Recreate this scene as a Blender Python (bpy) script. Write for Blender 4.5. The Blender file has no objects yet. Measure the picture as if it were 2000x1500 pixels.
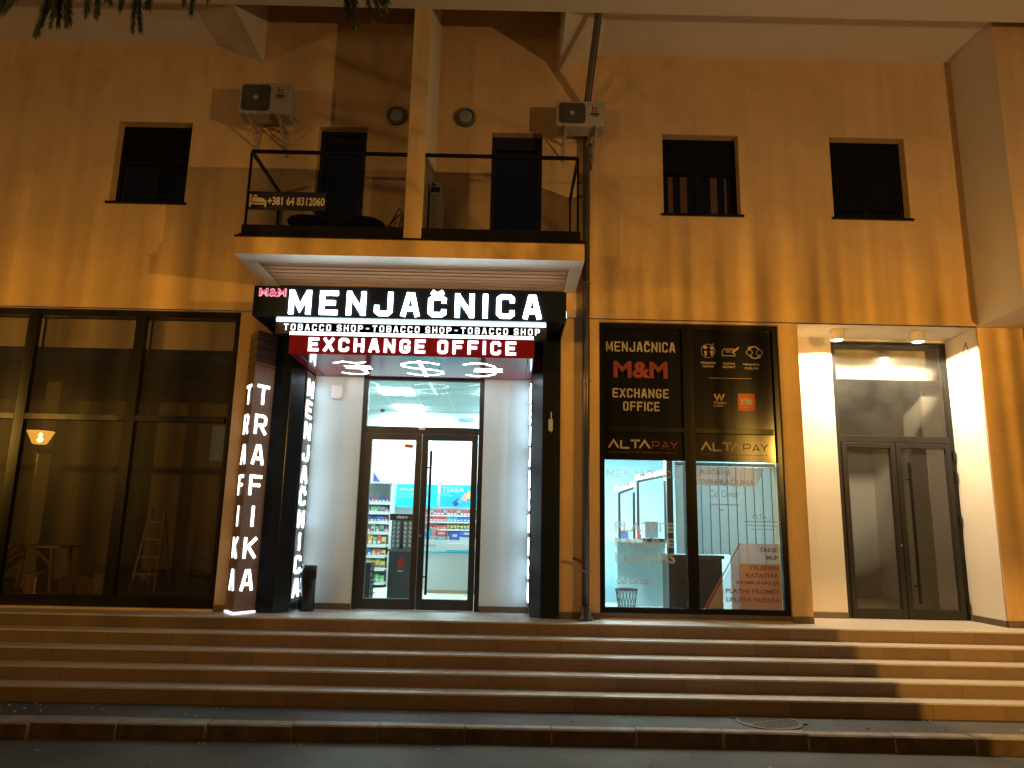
import bpy, math, random
from mathutils import Vector, Matrix
random.seed(7)
SC = bpy.context.scene
COL = SC.collection
R = math.radians

# ---------------------------------------------------------------- camera
cam_d = bpy.data.cameras.new('camera'); cam = bpy.data.objects.new('camera', cam_d); COL.objects.link(cam)
cam_d.sensor_width = 36; cam_d.lens = 25.92; cam_d.clip_end = 400; cam_d.clip_start = 0.05
ax_r = Vector((0.99976792, -0.00766384, 0.02013389)); ax_u = Vector((-0.02124388, -0.19547832, 0.98047791)); ax_f = Vector((0.00357849, 0.98067808, 0.19559576))
cam.matrix_world = Matrix(((ax_r[0], ax_u[0], -ax_f[0], 0), (ax_r[1], ax_u[1], -ax_f[1], -10), (ax_r[2], ax_u[2], -ax_f[2], 1.11), (0, 0, 0, 1)))
SC.camera = cam

# ---------------------------------------------------------------- night sky
W = bpy.data.worlds.new('World'); SC.world = W; W.use_nodes = True
wn = W.node_tree; bg = wn.nodes['Background']
sky = wn.nodes.new('ShaderNodeTexSky'); sky.sky_type = 'NISHITA'; sky.sun_disc = False
sky.sun_elevation = R(-4); sky.sun_rotation = R(200)
wmx = wn.nodes.new('ShaderNodeMix'); wmx.data_type = 'RGBA'; wmx.inputs[0].default_value = 0.75
wn.links.new(sky.outputs[0], wmx.inputs[6]); wmx.inputs[7].default_value = (0.55, 0.44, 0.42, 1)   # town glow on the night haze
wn.links.new(wmx.outputs[2], bg.inputs[0]); bg.inputs[1].default_value = 0.06
SC.view_settings.view_transform = 'Standard'; SC.view_settings.look = 'None'
SC.view_settings.exposure = 0.0; SC.view_settings.gamma = 1.0
SC.cycles.use_denoising = True
try:
    SC.cycles.denoiser = 'OPENIMAGEDENOISE'
except Exception:
    pass
SC.cycles.max_bounces = 8; SC.cycles.transparent_max_bounces = 16; SC.cycles.diffuse_bounces = 4; SC.cycles.glossy_bounces = 4
SC.cycles.sample_clamp_indirect = 4.0; SC.cycles.caustics_reflective = False; SC.cycles.caustics_refractive = False

# light levels in one place
LAMP_W = 1800.0          # each street lantern
LED = 14.0                # sign letters
STRIP = 5.0              # light strips under the sign
SHOP_LIGHT = 84.0        # ceiling panels of the shop
OFFICE_LIGHT = 340.0
SPOT_W = 44.0

# ---------------------------------------------------------------- materials
MATS = {}
def nd(nt, kind, **kw):
    n = nt.nodes.new(kind)
    for k, v in kw.items(): setattr(n, k, v)
    return n
def mat(name, col, rough=0.6, metal=0.0, spec=0.5, var=0.0, vscale=3.0, bump=0.0, bscale=200.0, coat=0.0, streak=None, stain=0.0):
    if name in MATS: return MATS[name]
    m = bpy.data.materials.new(name); m.use_nodes = True; nt = m.node_tree; p = nt.nodes['Principled BSDF']
    p.inputs['Base Color'].default_value = (*col, 1); p.inputs['Roughness'].default_value = rough
    p.inputs['Metallic'].default_value = metal; p.inputs['Specular IOR Level'].default_value = spec
    p.inputs['Coat Weight'].default_value = coat; p.inputs['Coat Roughness'].default_value = 0.03
    tc = nd(nt, 'ShaderNodeTexCoord')
    if var:
        mp = nd(nt, 'ShaderNodeMapping'); nt.links.new(tc.outputs['Object'], mp.inputs[0])
        if streak: mp.inputs['Scale'].default_value = streak
        n = nd(nt, 'ShaderNodeTexNoise'); n.inputs['Scale'].default_value = vscale; n.inputs['Detail'].default_value = 6; n.inputs['Roughness'].default_value = 0.65
        nt.links.new(mp.outputs[0], n.inputs['Vector'])
        mr = nd(nt, 'ShaderNodeMapRange'); mr.inputs[1].default_value = 0.3; mr.inputs[2].default_value = 0.7
        mr.inputs[3].default_value = 1 - var; mr.inputs[4].default_value = 1 + var
        nt.links.new(n.outputs[0], mr.inputs[0])
        mx = nd(nt, 'ShaderNodeMix', data_type='RGBA', blend_type='MULTIPLY'); mx.inputs[0].default_value = 1
        mx.inputs[6].default_value = (*col, 1); nt.links.new(mr.outputs[0], mx.inputs[7])
        last = mx.outputs[2]
        if stain:                                    # rain runs and fine mottling
            mp2 = nd(nt, 'ShaderNodeMapping'); nt.links.new(tc.outputs['Object'], mp2.inputs[0]); mp2.inputs['Scale'].default_value = (7, 7, .35)
            for vec, sc in ((mp2.outputs[0], 1.0), (tc.outputs['Object'], 38.0)):
                n3 = nd(nt, 'ShaderNodeTexNoise'); n3.inputs['Scale'].default_value = sc; n3.inputs['Detail'].default_value = 5; nt.links.new(vec, n3.inputs['Vector'])
                r3 = nd(nt, 'ShaderNodeMapRange'); r3.inputs[1].default_value = .3; r3.inputs[2].default_value = .6; r3.inputs[3].default_value = 1 - stain; r3.inputs[4].default_value = 1; nt.links.new(n3.outputs[0], r3.inputs[0])
                m3 = nd(nt, 'ShaderNodeMix', data_type='RGBA', blend_type='MULTIPLY'); m3.inputs[0].default_value = 1; nt.links.new(last, m3.inputs[6]); nt.links.new(r3.outputs[0], m3.inputs[7]); last = m3.outputs[2]
        nt.links.new(last, p.inputs['Base Color'])
    if bump:
        n2 = nd(nt, 'ShaderNodeTexNoise'); n2.inputs['Scale'].default_value = bscale; n2.inputs['Detail'].default_value = 3
        nt.links.new(tc.outputs['Object'], n2.inputs['Vector'])
        b = nd(nt, 'ShaderNodeBump'); b.inputs['Strength'].default_value = bump; b.inputs['Distance'].default_value = 0.004
        nt.links.new(n2.outputs[0], b.inputs['Height']); nt.links.new(b.outputs[0], p.inputs['Normal'])
    MATS[name] = m; return m
def emit(name, col, s):
    if name in MATS: return MATS[name]
    m = bpy.data.materials.new(name); m.use_nodes = True; nt = m.node_tree; nt.nodes.remove(nt.nodes['Principled BSDF'])
    e = nd(nt, 'ShaderNodeEmission'); e.inputs[0].default_value = (*col, 1); e.inputs[1].default_value = s
    nt.links.new(e.outputs[0], nt.nodes['Material Output'].inputs[0]); MATS[name] = m; return m
def glass(name, tint=(0.9, 0.95, 0.95), ior=1.5, gain=1.6, rough=0.0, dust=0.0, grime=0.0):
    if name in MATS: return MATS[name]
    m = bpy.data.materials.new(name); m.use_nodes = True; nt = m.node_tree; nt.nodes.remove(nt.nodes['Principled BSDF'])
    t = nd(nt, 'ShaderNodeBsdfTransparent'); t.inputs[0].default_value = (*tint, 1)
    g = nd(nt, 'ShaderNodeBsdfGlossy'); g.inputs['Roughness'].default_value = rough; g.inputs[0].default_value = (1, 1, 1, 1)
    f = nd(nt, 'ShaderNodeFresnel'); f.inputs[0].default_value = ior
    ml = nd(nt, 'ShaderNodeMath', operation='MULTIPLY', use_clamp=True); ml.inputs[1].default_value = gain
    nt.links.new(f.outputs[0], ml.inputs[0])
    mx = nd(nt, 'ShaderNodeMixShader'); nt.links.new(ml.outputs[0], mx.inputs[0]); nt.links.new(t.outputs[0], mx.inputs[1]); nt.links.new(g.outputs[0], mx.inputs[2])
    out = mx
    if dust:                                         # a thin film of street dust on the pane
        d = nd(nt, 'ShaderNodeBsdfGlossy'); d.inputs['Roughness'].default_value = 0.32; d.inputs[0].default_value = (0.9, 0.9, 0.9, 1)
        mx2 = nd(nt, 'ShaderNodeMixShader'); mx2.inputs[0].default_value = dust
        nt.links.new(mx.outputs[0], mx2.inputs[1]); nt.links.new(d.outputs[0], mx2.inputs[2]); out = mx2
    if grime:
        d2 = nd(nt, 'ShaderNodeBsdfDiffuse'); d2.inputs[0].default_value = (.8, .8, .8, 1); mx3 = nd(nt, 'ShaderNodeMixShader'); tc = nd(nt, 'ShaderNodeTexCoord')
        n = nd(nt, 'ShaderNodeTexNoise'); n.inputs['Scale'].default_value = 2.5; n.inputs['Detail'].default_value = 7; nt.links.new(tc.outputs['Object'], n.inputs['Vector'])
        r = nd(nt, 'ShaderNodeMapRange'); r.inputs[1].default_value = .3; r.inputs[2].default_value = .7; r.inputs[3].default_value = grime * .6; r.inputs[4].default_value = grime * 1.4; nt.links.new(n.outputs[0], r.inputs[0]); nt.links.new(r.outputs[0], mx3.inputs[0])
        nt.links.new(out.outputs[0], mx3.inputs[1]); nt.links.new(d2.outputs[0], mx3.inputs[2]); out = mx3
    nt.links.new(out.outputs[0], nt.nodes['Material Output'].inputs[0]); MATS[name] = m; return m
def film(name, col, alpha):
    """printed translucent foil"""
    if name in MATS: return MATS[name]
    m = bpy.data.materials.new(name); m.use_nodes = True; nt = m.node_tree; p = nt.nodes['Principled BSDF']
    p.inputs['Base Color'].default_value = (*col, 1); p.inputs['Roughness'].default_value = 0.5; p.inputs['Alpha'].default_value = alpha
    MATS[name] = m; return m
def tiles(name, c1, c2, size, rough, joint, rows, bump=0.15):
    """stone-look tiles: cells along x (and rows along z or y), each cell its own tone, thin dark joints"""
    m = bpy.data.materials.new(name); m.use_nodes = True; nt = m.node_tree; p = nt.nodes['Principled BSDF']; L = nt.links.new
    tc = nd(nt, 'ShaderNodeTexCoord'); sx = nd(nt, 'ShaderNodeSeparateXYZ'); L(tc.outputs['Object'], sx.inputs[0])
    def mth(op, a, b=None):
        n = nd(nt, 'ShaderNodeMath', operation=op)
        for i, v in enumerate((a, b)):
            if v is None: continue
            if isinstance(v, (int, float)): n.inputs[i].default_value = v
            else: L(v, n.inputs[i])
        return n.outputs[0]
    row = mth('FLOOR', mth('DIVIDE', sx.outputs[1 if rows == 'y' else 2], 0.6 if rows == 'y' else 0.157))
    shift = mth('MULTIPLY', mth('FRACT', mth('MULTIPLY', row, 0.37)), 1.0)
    u = mth('ADD', mth('DIVIDE', sx.outputs[0], size), shift)
    cell = mth('ADD', mth('FLOOR', u), mth('MULTIPLY', row, 17.3))
    wn_ = nd(nt, 'ShaderNodeTexWhiteNoise', noise_dimensions='1D'); L(cell, wn_.inputs['W'])
    no = nd(nt, 'ShaderNodeTexNoise'); no.inputs['Scale'].default_value = 3.5; no.inputs['Detail'].default_value = 8; no.inputs['Roughness'].default_value = 0.7; no.inputs['Distortion'].default_value = 1.2
    cmb = nd(nt, 'ShaderNodeVectorMath', operation='ADD'); L(tc.outputs['Object'], cmb.inputs[0])
    cx = nd(nt, 'ShaderNodeCombineXYZ'); L(mth('MULTIPLY', cell, 3.1), cx.inputs[2]); L(cx.outputs[0], cmb.inputs[1]); L(cmb.outputs[0], no.inputs['Vector'])
    f = mth('ADD', mth('MULTIPLY', wn_.outputs[0], 0.45), mth('MULTIPLY', no.outputs[0], 0.75))
    mx = nd(nt, 'ShaderNodeMix', data_type='RGBA'); L(mth('SUBTRACT', f, 0.15), mx.inputs[0]); mx.inputs[6].default_value = (*c1, 1); mx.inputs[7].default_value = (*c2, 1)
    jt = mth('LESS_THAN', mth('FRACT', u), joint)
    mj = nd(nt, 'ShaderNodeMix', data_type='RGBA'); L(jt, mj.inputs[0]); L(mx.outputs[2], mj.inputs[6]); mj.inputs[7].default_value = (c1[0] * .4, c1[1] * .4, c1[2] * .4, 1)
    L(mj.outputs[2], p.inputs['Base Color']); p.inputs['Roughness'].default_value = rough
    b = nd(nt, 'ShaderNodeBump'); b.inputs['Strength'].default_value = bump; b.inputs['Distance'].default_value = 0.004; L(no.outputs[0], b.inputs['Height']); L(b.outputs[0], p.inputs['Normal'])
    MATS[name] = m; return m
def wood(name, c1, c2, vertical=True, rough=0.35):
    m = bpy.data.materials.new(name); m.use_nodes = True; nt = m.node_tree; p = nt.nodes['Principled BSDF']; L = nt.links.new
    tc = nd(nt, 'ShaderNodeTexCoord'); mp = nd(nt, 'ShaderNodeMapping'); L(tc.outputs['Object'], mp.inputs[0])
    mp.inputs['Scale'].default_value = (14, 14, 0.7) if vertical else (0.7, 14, 14)
    n = nd(nt, 'ShaderNodeTexNoise'); n.inputs['Scale'].default_value = 4; n.inputs['Detail'].default_value = 8; n.inputs['Distortion'].default_value = 0.6; L(mp.outputs[0], n.inputs['Vector'])
    mx = nd(nt, 'ShaderNodeMix', data_type='RGBA'); L(n.outputs[0], mx.inputs[0]); mx.inputs[6].default_value = (*c1, 1); mx.inputs[7].default_value = (*c2, 1)
    L(mx.outputs[2], p.inputs['Base Color']); p.inputs['Roughness'].default_value = rough
    MATS[name] = m; return m
def asphalt(name, c):
    m = bpy.data.materials.new(name); m.use_nodes = True; nt = m.node_tree; p = nt.nodes['Principled BSDF']; L = nt.links.new
    tc = nd(nt, 'ShaderNodeTexCoord')
    n = nd(nt, 'ShaderNodeTexNoise'); n.inputs['Scale'].default_value = 60; n.inputs['Detail'].default_value = 6; n.inputs['Roughness'].default_value = .75; L(tc.outputs['Object'], n.inputs['Vector'])
    n2 = nd(nt, 'ShaderNodeTexNoise'); n2.inputs['Scale'].default_value = 1.3; n2.inputs['Detail'].default_value = 5; L(tc.outputs['Object'], n2.inputs['Vector'])
    r = nd(nt, 'ShaderNodeMapRange'); r.inputs[1].default_value = .3; r.inputs[2].default_value = .75; r.inputs[3].default_value = .25; r.inputs[4].default_value = 2.0; L(n.outputs[0], r.inputs[0])
    r2 = nd(nt, 'ShaderNodeMapRange'); r2.inputs[1].default_value = .3; r2.inputs[2].default_value = .7; r2.inputs[3].default_value = .75; r2.inputs[4].default_value = 1.25; L(n2.outputs[0], r2.inputs[0])
    mu = nd(nt, 'ShaderNodeMath', operation='MULTIPLY'); L(r.outputs[0], mu.inputs[0]); L(r2.outputs[0], mu.inputs[1])
    mx = nd(nt, 'ShaderNodeMix', data_type='RGBA', blend_type='MULTIPLY'); mx.inputs[0].default_value = 1; mx.inputs[6].default_value = (*c, 1); L(mu.outputs[0], mx.inputs[7])
    L(mx.outputs[2], p.inputs['Base Color']); p.inputs['Roughness'].default_value = 0.85
    b = nd(nt, 'ShaderNodeBump'); b.inputs['Strength'].default_value = 0.6; b.inputs['Distance'].default_value = 0.006; L(n.outputs[0], b.inputs['Height']); L(b.outputs[0], p.inputs['Normal'])
    MATS[name] = m; return m

ochre = mat('ochre_plaster', (0.72, 0.47, 0.235), 0.9, var=0.10, vscale=1.6, bump=0.8, bscale=190, stain=0.10)
white = mat('white_plaster', (0.74, 0.69, 0.61), 0.9, var=0.04, vscale=1.5, bump=0.4, bscale=240)
offwhite = mat('interior_paint', (0.78, 0.80, 0.80), 0.8)
officewall = mat('office_panel', (0.50, 0.74, 0.79), 0.6)
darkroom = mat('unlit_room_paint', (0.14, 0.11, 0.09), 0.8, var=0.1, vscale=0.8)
alu_black = mat('black_aluminium', (0.012, 0.016, 0.024), 0.22, spec=0.55, var=0.1, vscale=2)
alu_dark = mat('charcoal_frame', (0.028, 0.026, 0.027), 0.38, spec=0.5)
alu_brown = mat('dark_window_frame', (0.012, 0.010, 0.010), 0.26, spec=0.22)
shutter_m = mat('black_shutter', (0.0055, 0.005, 0.006), 0.65, spec=0.15)
blackpane = mat('dark_pane', (0.006, 0.006, 0.010), 0.06, spec=0.6)
bluepane = mat('dark_door_pane', (0.004, 0.006, 0.014), 0.10, spec=0.5)
filmblack = mat('black_window_film', (0.010, 0.010, 0.011), 0.16, spec=0.45)
red_m = mat('red_gloss_panel', (0.27, 0.013, 0.028), 0.13, spec=0.28)
bandm = wood('dark_wood_band', (0.018, 0.009, 0.006), (0.036, 0.019, 0.012), vertical=False)
woodm = wood('walnut_panel', (0.15, 0.085, 0.052), (0.31, 0.19, 0.125))
groove_m = mat('groove', (0.02, 0.013, 0.01), 0.6)
slatm = wood('pale_wood_slat', (0.44, 0.33, 0.25), (0.58, 0.46, 0.36), vertical=False, rough=0.5)
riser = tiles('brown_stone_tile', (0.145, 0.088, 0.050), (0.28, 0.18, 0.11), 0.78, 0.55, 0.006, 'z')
tread = tiles('tread_tile', (0.46, 0.40, 0.35), (0.60, 0.54, 0.48), 0.62, 0.45, 0.005, 'y', 0.03)  # treads in a paler tile than the risers
skirt = mat('brown_skirting_tile', (0.12, 0.085, 0.06), 0.5, var=0.2, vscale=2)
road_m = asphalt('road_asphalt', (0.095, 0.088, 0.078)); pave_m = asphalt('pavement_asphalt', (0.085, 0.083, 0.086))
kerb_dirt_shade = mat('dirty_shaded_kerb_face', (0.085, 0.052, 0.030), 0.9, var=0.5, vscale=5, bump=0.6, bscale=90)  # dirt plus painted shade: sign light reaches the top, not the front
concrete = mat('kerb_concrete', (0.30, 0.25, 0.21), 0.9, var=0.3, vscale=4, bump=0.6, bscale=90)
mortar = mat('kerb_mortar', (0.20, 0.15, 0.11), 0.9, var=.4, vscale=6)
castiron = mat('cast_iron', (0.16, 0.14, 0.12), 0.5, metal=0.6, var=0.25, vscale=20)
ironhole = mat('iron_recess', (0.012, 0.011, 0.01), 0.9)
ltc = mat('pale_litter', (0.5, 0.46, 0.4), 0.8)
pipe_m = mat('painted_pipe', (0.115, 0.095, 0.085), 0.32, metal=0.55, var=0.15, vscale=5)
ac_white = mat('unit_white_paint', (0.40, 0.345, 0.29), 0.5, var=0.08, vscale=4)
ac_dark = mat('unit_fan_grille', (0.06, 0.05, 0.045), 0.6)
red_print = mat('red_print', (0.42, 0.02, 0.03), 0.5); dark_print = mat('dark_print', (0.03, 0.025, 0.025), 0.6)
grey_plastic = mat('grey_plastic', (0.10, 0.10, 0.10), 0.5); lens_m = mat('frosted_lens', (0.30, 0.29, 0.28), 0.35)
cream = mat('cream_print', (0.62, 0.50, 0.36), 0.6); iron = mat('black_wire', (0.010, 0.010, 0.012), 0.4)
board_m = mat('carton', (0.74, 0.64, 0.50), 0.8, var=0.08, vscale=6)
led = emit('white_led', (0.74, 0.92, 1.0), LED); led_side = emit('white_led_small', (0.66, 0.90, 1.0), LED * 0.6)
led_red = emit('red_led', (1.0, 0.02, 0.09), 0.9); led_pink = emit('pink_halo', (1.0, 0.45, 0.55), 1.05)
strip_m = emit('led_strip', (0.74, 0.92, 1.0), STRIP)
symbol_m = emit('symbol_led', (0.74, 0.92, 1.0), LED * 0.9)
pane_clear = glass('clear_pane', gain=1.5)
pane_dim = glass('shop_window_pane', tint=(0.80, 0.76, 0.72), gain=1.5, dust=0.008, grime=0.013)
pane_office = glass('office_pane', tint=(0.86, 0.93, 0.93), gain=1.3, dust=0.012, grime=0.02)
pane_lobby = glass('lobby_pane', tint=(0.95, 0.95, 0.93), gain=2.4, dust=0.006, grime=0.030)
rail_glass = glass('railing_glass', tint=(0.93, 0.95, 0.94), gain=0.9, dust=0.005)

# ---------------------------------------------------------------- mesh builder
class MB:
    def __init__(self): self.v = []; self.f = []; self.mi = []; self.cur = 0
    def add(self, vs, fs):
        o = len(self.v); self.v += [tuple(p) for p in vs]
        for f in fs: self.f.append([i + o for i in f]); self.mi.append(self.cur)
        return self
    def box(self, x0, y0, z0, x1, y1, z1, faces='xXyYzZ'):
        vs = [(x0, y0, z0), (x1, y0, z0), (x1, y1, z0), (x0, y1, z0), (x0, y0, z1), (x1, y0, z1), (x1, y1, z1), (x0, y1, z1)]
        F = {'z': (0, 3, 2, 1), 'Z': (4, 5, 6, 7), 'y': (0, 1, 5, 4), 'X': (1, 2, 6, 5), 'Y': (2, 3, 7, 6), 'x': (3, 0, 4, 7)}
        return self.add(vs, [F[c] for c in faces])
    def quad(self, a, b, c, d): return self.add([a, b, c, d], [(0, 1, 2, 3)])
    def prism(self, poly, a, b, axis='z'):
        """polygon given in the two other axes, extruded along axis"""
        def P(p, h):
            return (p[0], p[1], h) if axis == 'z' else ((p[0], h, p[1]) if axis == 'y' else (h, p[0], p[1]))
        n = len(poly); vs = [P(p, a) for p in poly] + [P(p, b) for p in poly]
        return self.add(vs, [tuple(range(n - 1, -1, -1)), tuple(range(n, 2 * n))] + [(i, (i + 1) % n, n + (i + 1) % n, n + i) for i in range(n)])
    def tube(self, pts, r, n=8, closed=False, r1=None):
        pts = [Vector(p) for p in pts]; k = len(pts); vs = []; prev = None
        for i, p in enumerate(pts):
            if closed: t = pts[(i + 1) % k] - pts[i - 1]
            else: t = pts[min(i + 1, k - 1)] - pts[max(i - 1, 0)]
            t.normalize()
            if prev is None:
                a = Vector((0, 0, 1)) if abs(t.z) < 0.9 else Vector((1, 0, 0)); u = t.cross(a).normalized()
            else:
                u = (prev - t * prev.dot(t)).normalized()
            prev = u; w = t.cross(u); rr = r if r1 is None else r + (r1 - r) * i / max(1, k - 1)
            for j in range(n):
                a = 2 * math.pi * j / n; vs.append(p + u * (rr * math.cos(a)) + w * (rr * math.sin(a)))
        fs = []
        for i in range(k if closed else k - 1):
            i2 = (i + 1) % k
            for j in range(n): fs.append((i * n + j, i * n + (j + 1) % n, i2 * n + (j + 1) % n, i2 * n + j))
        if not closed: fs += [tuple(range(n - 1, -1, -1)), tuple(range((k - 1) * n, k * n))]
        return self.add(vs, fs)
    def lathe(self, prof, c, n=24, axis='z', a0=0.0):
        """profile of (radius, height) turned about an axis through c"""
        vs = []; k = len(prof)
        for r, h in prof:
            for j in range(n):
                a = a0 + 2 * math.pi * j / n; x, y = r * math.cos(a), r * math.sin(a)
                vs.append((c[0] + x, c[1] + y, c[2] + h) if axis == 'z' else (c[0] + x, c[1] + h, c[2] + y))
        fs = []
        for i in range(k - 1):
            for j in range(n): fs.append((i * n + j, i * n + (j + 1) % n, (i + 1) * n + (j + 1) % n, (i + 1) * n + j))
        fs += [tuple(range(n - 1, -1, -1)), tuple(range((k - 1) * n, k * n))]
        return self.add(vs, fs)
    def wall(self, x0, x1, z0, z1, y0, y1, holes):
        """a wall in the xz plane with openings; reveals run from y0 to y1"""
        xs = sorted({x0, x1, *[h[0] for h in holes], *[h[1] for h in holes]}); zs = sorted({z0, z1, *[h[2] for h in holes], *[h[3] for h in holes]})
        for i in range(len(xs) - 1):
            for j in range(len(zs) - 1):
                cx, cz = (xs[i] + xs[i + 1]) / 2, (zs[j] + zs[j + 1]) / 2
                if cx < x0 or cx > x1 or cz < z0 or cz > z1: continue
                if any(h[0] < cx < h[1] and h[2] < cz < h[3] for h in holes): continue
                self.quad((xs[i], y0, zs[j]), (xs[i + 1], y0, zs[j]), (xs[i + 1], y0, zs[j + 1]), (xs[i], y0, zs[j + 1]))
        for a, b, c, d in holes:
            self.quad((a, y0, c), (a, y1, c), (a, y1, d), (a, y0, d)) if a > x0 else None
            self.quad((b, y0, c), (b, y0, d), (b, y1, d), (b, y1, c)) if b < x1 else None
            self.quad((a, y0, d), (a, y1, d), (b, y1, d), (b, y0, d)) if d < z1 else None
            self.quad((a, y0, c), (b, y0, c), (b, y1, c), (a, y1, c)) if c > z0 else None
        self.quad((x0, y0, z0), (x0, y0, z1), (x0, y1, z1), (x0, y1, z0)); self.quad((x1, y0, z0), (x1, y1, z0), (x1, y1, z1), (x1, y0, z1))
        self.quad((x0, y0, z1), (x1, y0, z1), (x1, y1, z1), (x0, y1, z1))
        return self
    # ---- block letters with cut corners, as strokes
    def stroke(self, pts, t, m, d0, d1, closed=False, cap=False):
        pts = [Vector((p[0], p[1])) for p in pts]; k = len(pts); Lp = []; Rp = []
        if cap and not closed:
            pts[0] = pts[0] - (pts[1] - pts[0]).normalized() * t / 2; pts[-1] = pts[-1] + (pts[-1] - pts[-2]).normalized() * t / 2
        for i, p in enumerate(pts):
            a = pts[i - 1] if (i > 0 or closed) else None; b = pts[(i + 1) % k] if (i < k - 1 or closed) else None
            d1_ = (p - a).normalized() if a is not None else (b - p).normalized(); d2_ = (b - p).normalized() if b is not None else d1_
            n1 = Vector((-d1_.y, d1_.x)); n2 = Vector((-d2_.y, d2_.x)); s = n1 + n2
            if s.length < 1e-6: s = n1
            s.normalize(); l = min(t / 2 / max(0.25, s.dot(n1)), t * 0.95)
            Lp.append(p + s * l); Rp.append(p - s * l)
        n = k; vs = []
        for w in (d0, d1):
            for q in Lp + Rp: vs.append(m(q.x, q.y, w))
        fs = []; o = 2 * n
        for i in range(n if closed else n - 1):
            j = (i + 1) % n
            fs += [(o + i, o + n + i, o + n + j, o + j), (i, o + i, o + j, j), (n + i, n + j, o + n + j, o + n + i)]
        if not closed: fs += [(0, n, o + n, o), (n - 1, o + n - 1, o + 2 * n - 1, 2 * n - 1)]
        return self.add(vs, fs)
    def block(self, s, x0, x1, z0, z1, t, m, d0=0.0, d1=0.02, gap=0.35, space=0.8):
        """a line of block letters filling x0..x1, z0..z1; t stroke width; m maps (u, v, depth) to the world"""
        wid = {'I': 0.0, 'M': 1.28, '-': 0.55, '.': 0.1, 'W': 1.4, 'N': 1.08, '&': 1.05}; tot = 0.0; fix = 0.0
        for ch in s:
            if ch == ' ': tot += space; continue
            tot += wid.get(ch, 1.0) + gap; fix += t if True else 0
        tot -= gap; u = (x1 - x0 - fix) / tot; x = x0
        for ch in s:
            if ch == ' ': x += space * u; continue
            w = wid.get(ch, 1.0) * u; a = x + t / 2; zb, h = z0 + t / 2, z1 - z0 - t
            self.glyph(ch, a, zb, w, h, t, m, d0, d1); x += w + t + gap * u
    def glyph(self, ch, a, zb, w, h, t, m, d0, d1):
        e = 0.0
        for st in GLYPH[ch]:
            closed = st[0] == 'c'; butt = st[0] == 'b'; pts = st[1:] if closed or butt else st
            self.stroke([(a + p[0] * w, zb + p[1] * h) for p in pts], t, m, d0, d1 + e, closed, not butt); e += 0.0006
    def text(self, s, x0, x1, z0, z1, m, d0=0.0, d1=0.004, bold=0.0, keep=False):
        """the built-in font, fitted to a box"""
        vs, fs = text_mesh(s, bold)
        ax = min(v[0] for v in vs); bx = max(v[0] for v in vs); ay = min(v[1] for v in vs); by = max(v[1] for v in vs)
        sx = (x1 - x0) / (bx - ax); sz = (z1 - z0) / (by - ay)
        o0 = [m(x0 + (v[0] - ax) * sx, z0 + (v[1] - ay) * sz, d0 + (d1 - d0) * v[2]) for v in vs]
        return self.add(o0, fs)
    def build(self, name, mats, base=(0, 0, 0), smooth=False, bevel=0.0):
        me = bpy.data.meshes.new(name); b = Vector(base)
        me.from_pydata([tuple(Vector(p) - b) for p in self.v], [], self.f)
        mats = mats if isinstance(mats, (list, tuple)) else [mats]
        for mm in mats: me.materials.append(mm)
        for i, p in enumerate(me.polygons): p.material_index = min(self.mi[i], len(mats) - 1); p.use_smooth = smooth
        me.update(); o = bpy.data.objects.new(name, me); COL.objects.link(o)
        if bevel:
            bv = o.modifiers.new('bevel', 'BEVEL'); bv.width = bevel; bv.segments = 2; bv.limit_method = 'ANGLE'; bv.angle_limit = R(40)
        return o
_tc = {}
def text_mesh(s, bold):
    key = (s, bold)
    if key in _tc: return _tc[key]
    cu = bpy.data.curves.new('t', 'FONT'); cu.body = s; cu.size = 1; cu.extrude = 0.5; cu.offset = bold; cu.resolution_u = 3; cu.align_x = 'CENTER'
    ob = bpy.data.objects.new('t', cu); COL.objects.link(ob)
    dg = bpy.context.evaluated_depsgraph_get(); me = bpy.data.meshes.new_from_object(ob.evaluated_get(dg))
    vs = [(v.co.x, v.co.y, v.co.z + 0.5) for v in me.vertices]; fs = [tuple(p.vertices) for p in me.polygons]
    bpy.data.objects.remove(ob); bpy.data.curves.remove(cu); bpy.data.meshes.remove(me); _tc[key] = (vs, fs); return _tc[key]
c_ = 0.2
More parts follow.
